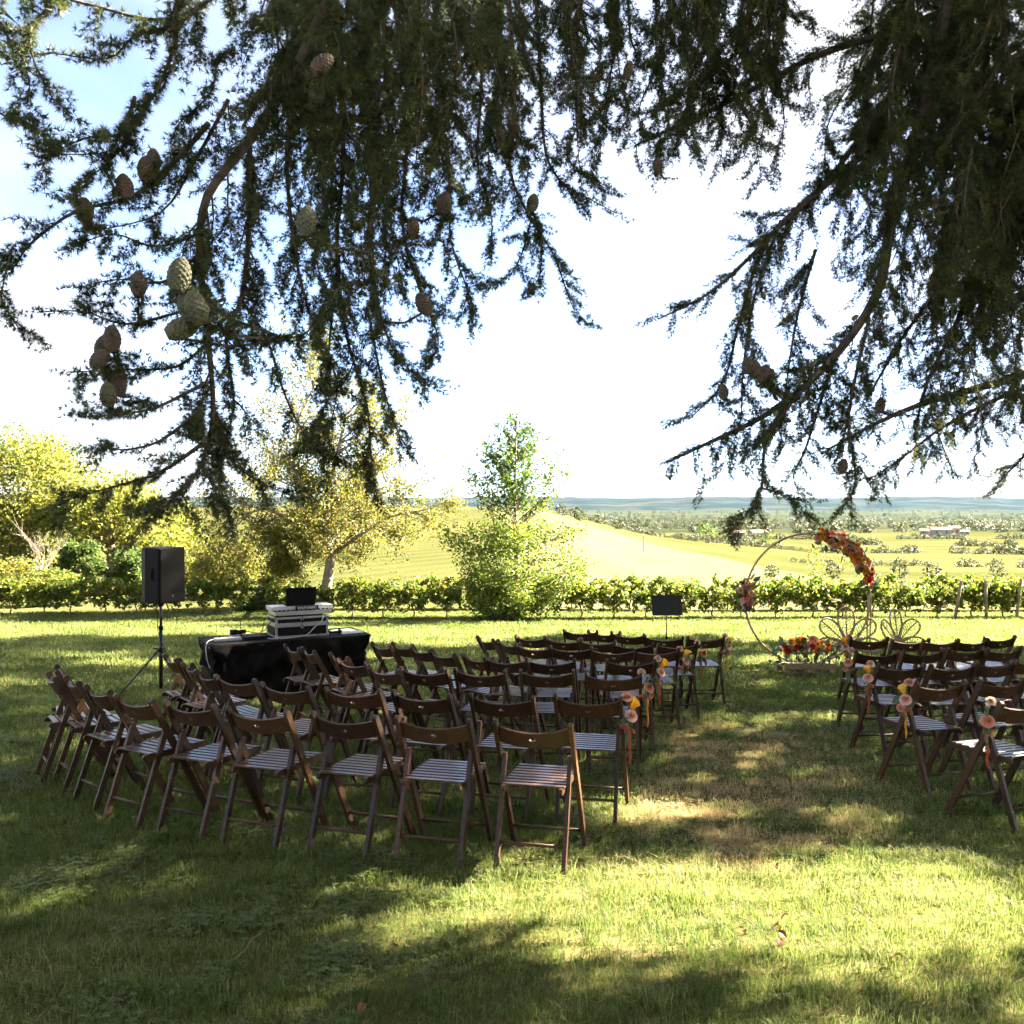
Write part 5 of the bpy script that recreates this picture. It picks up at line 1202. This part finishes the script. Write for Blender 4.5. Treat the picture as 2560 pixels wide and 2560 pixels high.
strand([(1990, 150), (1850, 330), (1780, 520), (1700, 640), (1640, 760)], 6.4, .028, .42, .05)
strand([(1470, 420), (1420, 560), (1400, 700), (1390, 800), (1360, 880)], 5.4, .010, .28, .055)
strand([(1540, 470), (1500, 600), (1480, 740), (1470, 850)], 5.6, .010, .28, .055)
envR = [(1480, 380), (1540, 420), (1600, 560), (1700, 760), (1800, 820), (1950, 800)]
for k in range(32):
    x0 = 1500 + 470 * math.sqrt(crs.uniform(.0, 1)); e = float(interp(x0, envR)) * crs.uniform(.35, 1.0); s0 = max(-60, e - crs.uniform(250, 700)); w = crs.normal(size=3) * 30
    strand([(x0 + 60, s0), (x0 + 30 + w[0], s0 + (e - s0) * .4), (x0 + w[1], s0 + (e - s0) * .7), (x0 - 25 + w[2], e)], crs.uniform(4.9, 6.6), .010, .34, .06, .05, .05)
for k in range(14):
    x0 = crs.uniform(1680, 1960); e = crs.uniform(250, 700); w = crs.normal(size=3) * 25
    strand([(x0 + 70, e - 330), (x0 + 30 + w[0], e - 200), (x0 + w[1], e - 90), (x0 - 20, e)], crs.uniform(5.6, 6.8), .012, .42, .055, .05)
for k in range(15):
    x0 = crs.uniform(1120, 1500); e = crs.uniform(170, 320); w = crs.normal(size=2) * 22
    strand([(x0 + 20, -50), (x0 + w[0], e * .4), (x0 - 10 + w[1], e * .75), (x0 - 20, e)], crs.uniform(4.9, 6.2), .008, .24, .055, .045, .05)
# bare hanging twigs
right_s = [s for s in strands if s[0].x / s[0].y > .34]; left_s = [s for s in strands if s[0].x <= .6]
for k in range(30):
    bt = MB(); S0 = (right_s if k < 30 else left_s); S0 = S0[int(crs.integers(0, len(S0)))]; i0 = int(crs.integers(0, max(1, int(len(S0) * .6)))); p = S0[i0] - C0; P = [p]; L_ = crs.uniform(.5, 1.5) * (1 if k < 30 else .5); dv = Vector((crs.normal() * .35, crs.normal() * .35, -1)).normalized()
    for j in range(6):
        dv = (dv + Vector((crs.normal() * .13, crs.normal() * .13, -.12))).normalized(); p = p + dv * L_ / 6; P.append(p)
    if (P[-1] + C0).z < 1.9: continue
    S_ = catmull(P, 3); bt.tube(S_, [.0060 * (1 - .75 * i / len(S_)) for i in range(len(S_))], 4)
    for j in range(3):
        i = int(crs.integers(3, len(S_) - 1)); a = S_[i]; d2 = Vector((crs.normal() * .7, crs.normal() * .7, -1)).normalized(); bt.tube([a, a + d2 * .1 + Vector(crs.normal(size=3)) * .012, a + d2 * .24], [.003, .0025, .0015], 3)
    obj('bare_twig', bt.mesh('cedar_bare_twig', M['twig'], True), cedar)

# cones
def cone_mesh(m):
    nr_, na = 44, 40; v = []; f = []
    for i in range(nr_ + 1):
        g = i / nr_; r0 = .031 * math.sin(math.pi * min(.97, .10 + g * .86)) ** .6
        for k in range(na):
            a = 2 * math.pi * k / na; ph = .86 + .17 * (abs(math.sin(a * 4 + g * 19)) * abs(math.sin(a * 4 - g * 19))) ** .6
            v.append((r0 * ph * math.cos(a), r0 * ph * math.sin(a), -.045 + .092 * g))
    for i in range(nr_):
        for k in range(na): f.append((i * na + k, i * na + (k + 1) % na, (i + 1) * na + (k + 1) % na, (i + 1) * na + k))
    f += [tuple(range(na - 1, -1, -1)), tuple(range(nr_ * na, (nr_ + 1) * na))]
    me = bpy.data.meshes.new('cedar_cone'); me.from_pydata(v, [], f); me.materials.append(m); me.update(); return me
CM = [cone_mesh(M['cone']), cone_mesh(M['cone_green'])]
for (x_, y_, d_, g, tz, s) in [(340, 520, 2.75, 1, .1, 1.25), (372, 582, 2.7, 1, -.2, 1.2), (356, 580, 2.78, 1, -.3, 1.1), (345, 620, 2.75, 1, 1.1, 1.2), (163, 400, 3.1, 0, 0, 1), (277, 323, 3.2, 0, 0, 1), (292, 306, 3.25, 0, .1, .95), (238, 355, 3.0, 0, -.2, 1), (263, 537, 3.1, 0, 0, 1),
                            (213, 640, 3.1, 0, 0, 1.05), (196, 655, 3.15, 0, .4, 1), (190, 678, 3.1, 0, .9, 1), (205, 745, 3.1, 1, .1, 1), (225, 725, 3.15, 0, .2, 1), (580, 420, 3.0, 1, .1, 1.15), (610, 125, 3.0, 0, .8, 1), (785, 85, 3.3, 1, .2, 1), (838, 385, 3.8, 0, .2, 1.1), (780, 430, 3.6, 0, 0, .9), (800, 575, 3.6, 0, -.5, 1.1),
                            (1005, 385, 4.2, 1, .2, 1), (945, 255, 4.2, 0, .1, .95), (970, 245, 4.2, 0, -.2, .95), (1410, 690, 5.0, 0, .1, 1.1), (1425, 695, 5.0, 0, -.1, 1.1), (1440, 705, 5.0, 0, .4, 1.2), (1452, 710, 5.05, 0, .2, 1), (1365, 740, 5.2, 0, 0, 1), (1660, 765, 6.2, 0, .2, 1.2), (1815, 745, 6.2, 0, 0, 1.2), (1240, 315, 5.0, 0, 0, .9), (1280, 240, 5.2, 0, 0, .9), (600, 175, 3.2, 1, .2, 1), (1185, 135, 4.6, 0, .2, .9), (1590, 970 - 90, 5.0, 0, .2, 1)]:
    cp = at(x_ * K19, y_ * K19, d_); near = min((q for S_ in strands for q in S_), key=lambda q: (q - cp).length_squared)
    m_ = near.lerp(cp, .55) + Vector((0, 0, -.04)); twig_mb.tube([near - C0, m_ - C0, cp - C0 + Vector((0, 0, -.03))], [.006, .005, .005], 4); needles_along([near, m_, cp + Vector((0, 0, -.03))], .022); needles_along([cp + Vector((-.05, .03, -.05)), cp + Vector((.06, .02, -.05))], .02)
    o = obj('cone', CM[g], cedar); o.matrix_basis = Matrix.Translation(at(x_ * K19, y_ * K19, d_) - C0) @ Matrix.Rotation(tz, 4, 'Y') @ Matrix.Rotation(crs.uniform(-.4, .4), 4, 'X') @ Matrix.Scale(s * .9, 4)
bd_ = MB(); bd_.lathe([(.003, -.016), (.009, -.008), (.010, .004), (.005, .016)], 8); bdm = bd_.mesh('young_cone', M['cone_green'], True)
for k in range(30):
    x_, y_ = 1500 + crs.normal() * 38 + crs.uniform(-40, 40), 700 + crs.normal() * 75
    cp = at(x_ * K19, y_ * K19, crs.uniform(4.9, 5.3)); near = min((q for S_ in strands for q in S_), key=lambda q: (q - cp).length_squared); cp = near.lerp(cp, min(1, .05 / max((cp - near).length, .01)))
    o = obj('young_cone', bdm, cedar); o.matrix_basis = Matrix.Translation(cp - C0) @ Matrix.Rotation(crs.normal() * .5, 4, 'Y') @ Matrix.Scale(crs.uniform(1.0, 1.5), 4)

# unseen crown, added to shade the lawn, with gaps left for the sunlit patches
def in_frame(p, m=1.06):
    if p.y < .3: return False
    return abs(p.x) / p.y < .5447 * m and -.56 < (p.z - EYE) / p.y < .534 * m + .02
def px2g(px, py):
    d_ = 4018.0 / (py - 1397.0); return ((px - 1280) * d_ / F, d_)
LIT = []  # sunlit patches on the grass: pixel ellipses (cx, cy, rx, ry)
LIT += [(1500, 2235, 520, 70), (2150, 2215, 430, 75), (1300, 2330, 330, 60), (1750, 2300, 420, 80), (2420, 2330, 330, 70), (1950, 2370, 300, 40), (120, 2275, 260, 32), (300, 2410, 170, 26), (1650, 2025, 250, 20), (1950, 2020, 190, 14), (1250, 2000, 120, 12), (1900, 1800, 110, 12), (1420, 1990, 90, 10), (2260, 1900, 70, 10), (1960, 1690, 60, 8), (2000, 1650, 180, 12), (2450, 1610, 200, 10), (2100, 1600, 330, 10), (1400, 1622, 150, 6), (950, 1640, 120, 8), (150, 1640, 160, 6), (330, 1660, 160, 8), (80, 1710, 120, 10), (650, 1760, 60, 8), (1330, 2470, 160, 18)]
DARK = [(1560, 2285, 200, 7), (2085, 2318, 80, 18), (1150, 2440, 420, 30), (2400, 2440, 300, 40), (1700, 2090, 500, 28), (2500, 2160, 80, 20)]
def dark(x, y):
    px, py = 1280 + F * x / y, 1397 + 4018 / y
    return any(((px - a_) / c_) ** 2 + ((py - b_) / e_) ** 2 < 1 for a_, b_, c_, e_ in DARK)
def lit(x, y, big=False):
    if y > 19.8 + 1.3 * math.sin(x * .55) + .6 * math.sin(x * 1.7): return True
    px, py = 1280 + F * x / y, 1397 + 4018 / y
    if any(((px - a_) / c_) ** 2 + ((py - b_) / e_) ** 2 < 1 for a_, b_, c_, e_ in DARK): return False
    for cx_, cy_, rx, ry in (LIT[:6] if big else LIT):
        if ((px - cx_) / rx) ** 2 + ((py - cy_) / ry) ** 2 < 1: return True
    return False
sp_pos = []; sp_rot = []; sp_scl = []; sp_var = []; hubs = {}
kx, ky = SDIR.x / SDIR.z, SDIR.y / SDIR.z
for gx in np.arange(-13, 15, .36):
    for gy in np.arange(1.6, 21, .36):
        x = gx + crs.uniform(-.2, .2); y = gy + crs.uniform(-.2, .2)
        if not dark(x, y) and (lit(x, y) or any(lit(x + a_, y + b_, True) for a_, b_ in ((.4, 0), (-.4, 0), (0, .35), (0, -.12))) or crs.uniform() < .02): continue
        for rep in range(2):
            h = 4.2 + crs.uniform(0, 4.0); p = None
            for _ in range(30):
                q = Vector((x + kx * h, y + ky * h, gz(x, y) + h))
                if not in_frame(q, 1.12): p = q; break
                h += .6
            if p is None or p.z > 24: continue
            sp_pos.append(tuple(p - C0)); sp_rot.append((crs.uniform(1.2, 1.9), crs.uniform(-.3, .3), crs.uniform(0, 6.283))); sp_scl.append(crs.uniform(.55, .95)); sp_var.append(int(crs.integers(0, 3)))
            hubs.setdefault((round(p.x / 3), round(p.y / 3), round(p.z / 3)), []).append(p)
for _ in range(2600):  # more unseen sprays added overhead, to cut sky light on the lawn
    p = Vector((crs.uniform(-9, 15), crs.uniform(-9, 20), crs.uniform(6, 13)))
    if in_frame(p, 1.12) or (p.x - C0.x) ** 2 + (p.y - C0.y) ** 2 > 22 ** 2: continue
    k_ = (p.z + SL * p.y) / (SDIR.z + SL * SDIR.y); x, y = p.x - k_ * SDIR.x, p.y - k_ * SDIR.y
    if y > .5 and (lit(x, y) or any(lit(x + a_, y + b_, True) for a_, b_ in ((.4, 0), (-.4, 0), (0, .35), (0, -.12)))): continue
    sp_pos.append(tuple(p - C0)); sp_rot.append((crs.uniform(1.2, 1.9), crs.uniform(-.3, .3), crs.uniform(0, 6.283))); sp_scl.append(crs.uniform(.8, 1.25)); sp_var.append(int(crs.integers(0, 3)))
cr_ = scatter('unseen_shade_crown', sp_pos, sp_rot, sp_scl, sp_var, SPRAY, cedar); tag(cr_, kind='stuff')
nd_ = scatter('needles', np_pos, np_rot, np_scl, np_var, SPRIG, cedar); tag(nd_, kind='stuff')
obj('twigs', twig_mb.mesh('cedar_twigs', M['cedar_bark']), cedar)['kind'] = 'stuff'
# trunk and limbs
mb = MB(); mb.tube([(0, 0, -.3), (0, 0, 1.5), (.1, 0, 5), (0, .1, 10), (0, 0, 17)], [.75, .58, .48, .34, .08], 14); obj('trunk', mb.mesh('cedar_trunk', M['cedar_bark'], True), cedar)
for kk, ps in hubs.items():
    c = sum(ps, Vector()) / len(ps) - C0; z0 = max(2.5, min(c.z * .85, 15)); mid = Vector((c.x * .5, c.y * .5, z0 * .5 + c.z * .5 + .3))
    P_ = catmull([Vector((0, 0, z0)), mid, c], 24)
    def gpt(q):
        q = q + C0; k_ = (q.z + SL * q.y) / (SDIR.z + SL * SDIR.y); return q.x - k_ * SDIR.x, q.y - k_ * SDIR.y
    if any(in_frame(q + C0, 1.15) or (2.8 < gpt(q)[1] < 6.6 and -4.5 < gpt(q)[0] < 4.5) for q in P_): continue
    mb = MB(); mb.tube([(0, 0, z0), mid, c], [.10, .06, .015], 5); obj('limb', mb.mesh('cedar_limb', M['cedar_bark'], True), cedar)

# ------------------------------------------------------------------ fallen leaves and twigs on the lawn
def fallen(px, py, s, label):
    x, y = px2g(px, py); mb = MB(); vs = []; n = 6
    for i in range(n + 1):
        f = i / n; w = .032 * math.sin(math.pi * f) ** .8 + .001; z = .02 * math.sin(f * 3) + .01 * f
        vs += [(f * .1 - .05, -w, z + .018), (f * .1 - .05, 0, z), (f * .1 - .05, w, z + .014)]
    mb.add(vs, [(i * 3 + k, i * 3 + 3 + k, i * 3 + 4 + k, i * 3 + 1 + k) for i in range(n) for k in range(2)])
    T = empty('fallen_leaf', (x, y, gz(x, y) + .035)); T.rotation_euler = (random.uniform(-.8, .8), random.uniform(-.8, .8), random.uniform(0, 6.28)); s *= .62; T.scale = (s, s, s); tag(T, label, 'leaf', 'dry leaves on the lawn')
    obj('blade', mb.mesh('leaf_blade', M['dry_leaf']), T); mb = MB(); mb.tube([(-.05, 0, 0), (-.085, .008, .01)], .0016, 4); obj('stalk', mb.mesh('leaf_stalk', M['twig']), T)
for a in [(1866, 2362, .8, 'red-brown dry leaf left of the small leaf cluster'), (1968, 2318, .75, 'topmost tan dry leaf of the foreground cluster'), (1952, 2338, .7, 'tan dry leaf second from top of the cluster'), (1955, 2362, .8, 'tan dry leaf third from top of the cluster'), (1950, 2386, .95, 'largest curled tan leaf at the bottom of the cluster'),
          (1710, 2103, 1.0, 'orange dry leaf on shaded grass below the aisle'), (1952, 2187, .8, 'small brown leaf on the sunlit grass'), (2414, 2024, .6, 'orange leaf by the foot of the right chair'), (2250, 2424, .9, 'brown leaf low on the right lawn'), (985, 2393, .6, 'small reddish leaf in the shaded foreground'), (900, 2556, .8, 'brown leaf at the very bottom of the photo'), (2545, 2215, .8, 'brown leaf near the right edge of the lawn'), (275, 1658, 1.0, 'orange leaf on the lawn left of the tripod'), (80, 1948, 1.2, 'orange leaf beside the leftmost chair foot')]: fallen(*a)
def stick(pts, r, label):
    P = []
    for px, py, h in pts: x, y = px2g(px, py); P.append(Vector((x, y, gz(x, y) + h)))
    mb = MB(); mb.tube(catmull(P, 3), r, 5); tag(obj('fallen_twig', mb.mesh('fallen_twig', M['twig'], True)), label, 'twig', 'dry twigs on the lawn')
stick([(575, 2440, .05), (610, 2415, .06), (625, 2395, .07), (652, 2378, .07)], .003, 'bent pale twig on the shaded foreground grass')
stick([(420, 2405, .05), (440, 2398, .06), (458, 2390, .06)], .0028, 'short pale twig left of the bent one')
stick([(1850, 2325, .05), (1875, 2340, .06), (1895, 2355, .05)], .003, 'thin brown twig left of the leaf cluster')
stick([(2140, 2300, .05), (2165, 2325, .06), (2190, 2340, .05)], .003, 'thin tan twig on the sunlit right lawn')

# ------------------------------------------------------------------ haze over the valley
hz = MB(); hz.box((0, 9000, -12), (44000, 23000, 260))
hm = bpy.data.materials.new('valley_haze'); hm.use_nodes = True; hn = hm.node_tree; hn.nodes.clear()
ho = hn.nodes.new('ShaderNodeOutputMaterial'); hv = hn.nodes.new('ShaderNodeVolumePrincipled'); hv.inputs['Color'].default_value = (.34, .62, 1.0, 1); hv.inputs['Density'].default_value = 5.5e-6; hv.inputs['Anisotropy'].default_value = 0.2
hn.links.new(hv.outputs[0], ho.inputs['Volume'])
tag(obj('haze', hz.mesh('haze', hm)), 'thin blue haze over the valley', 'haze', kind='stuff')
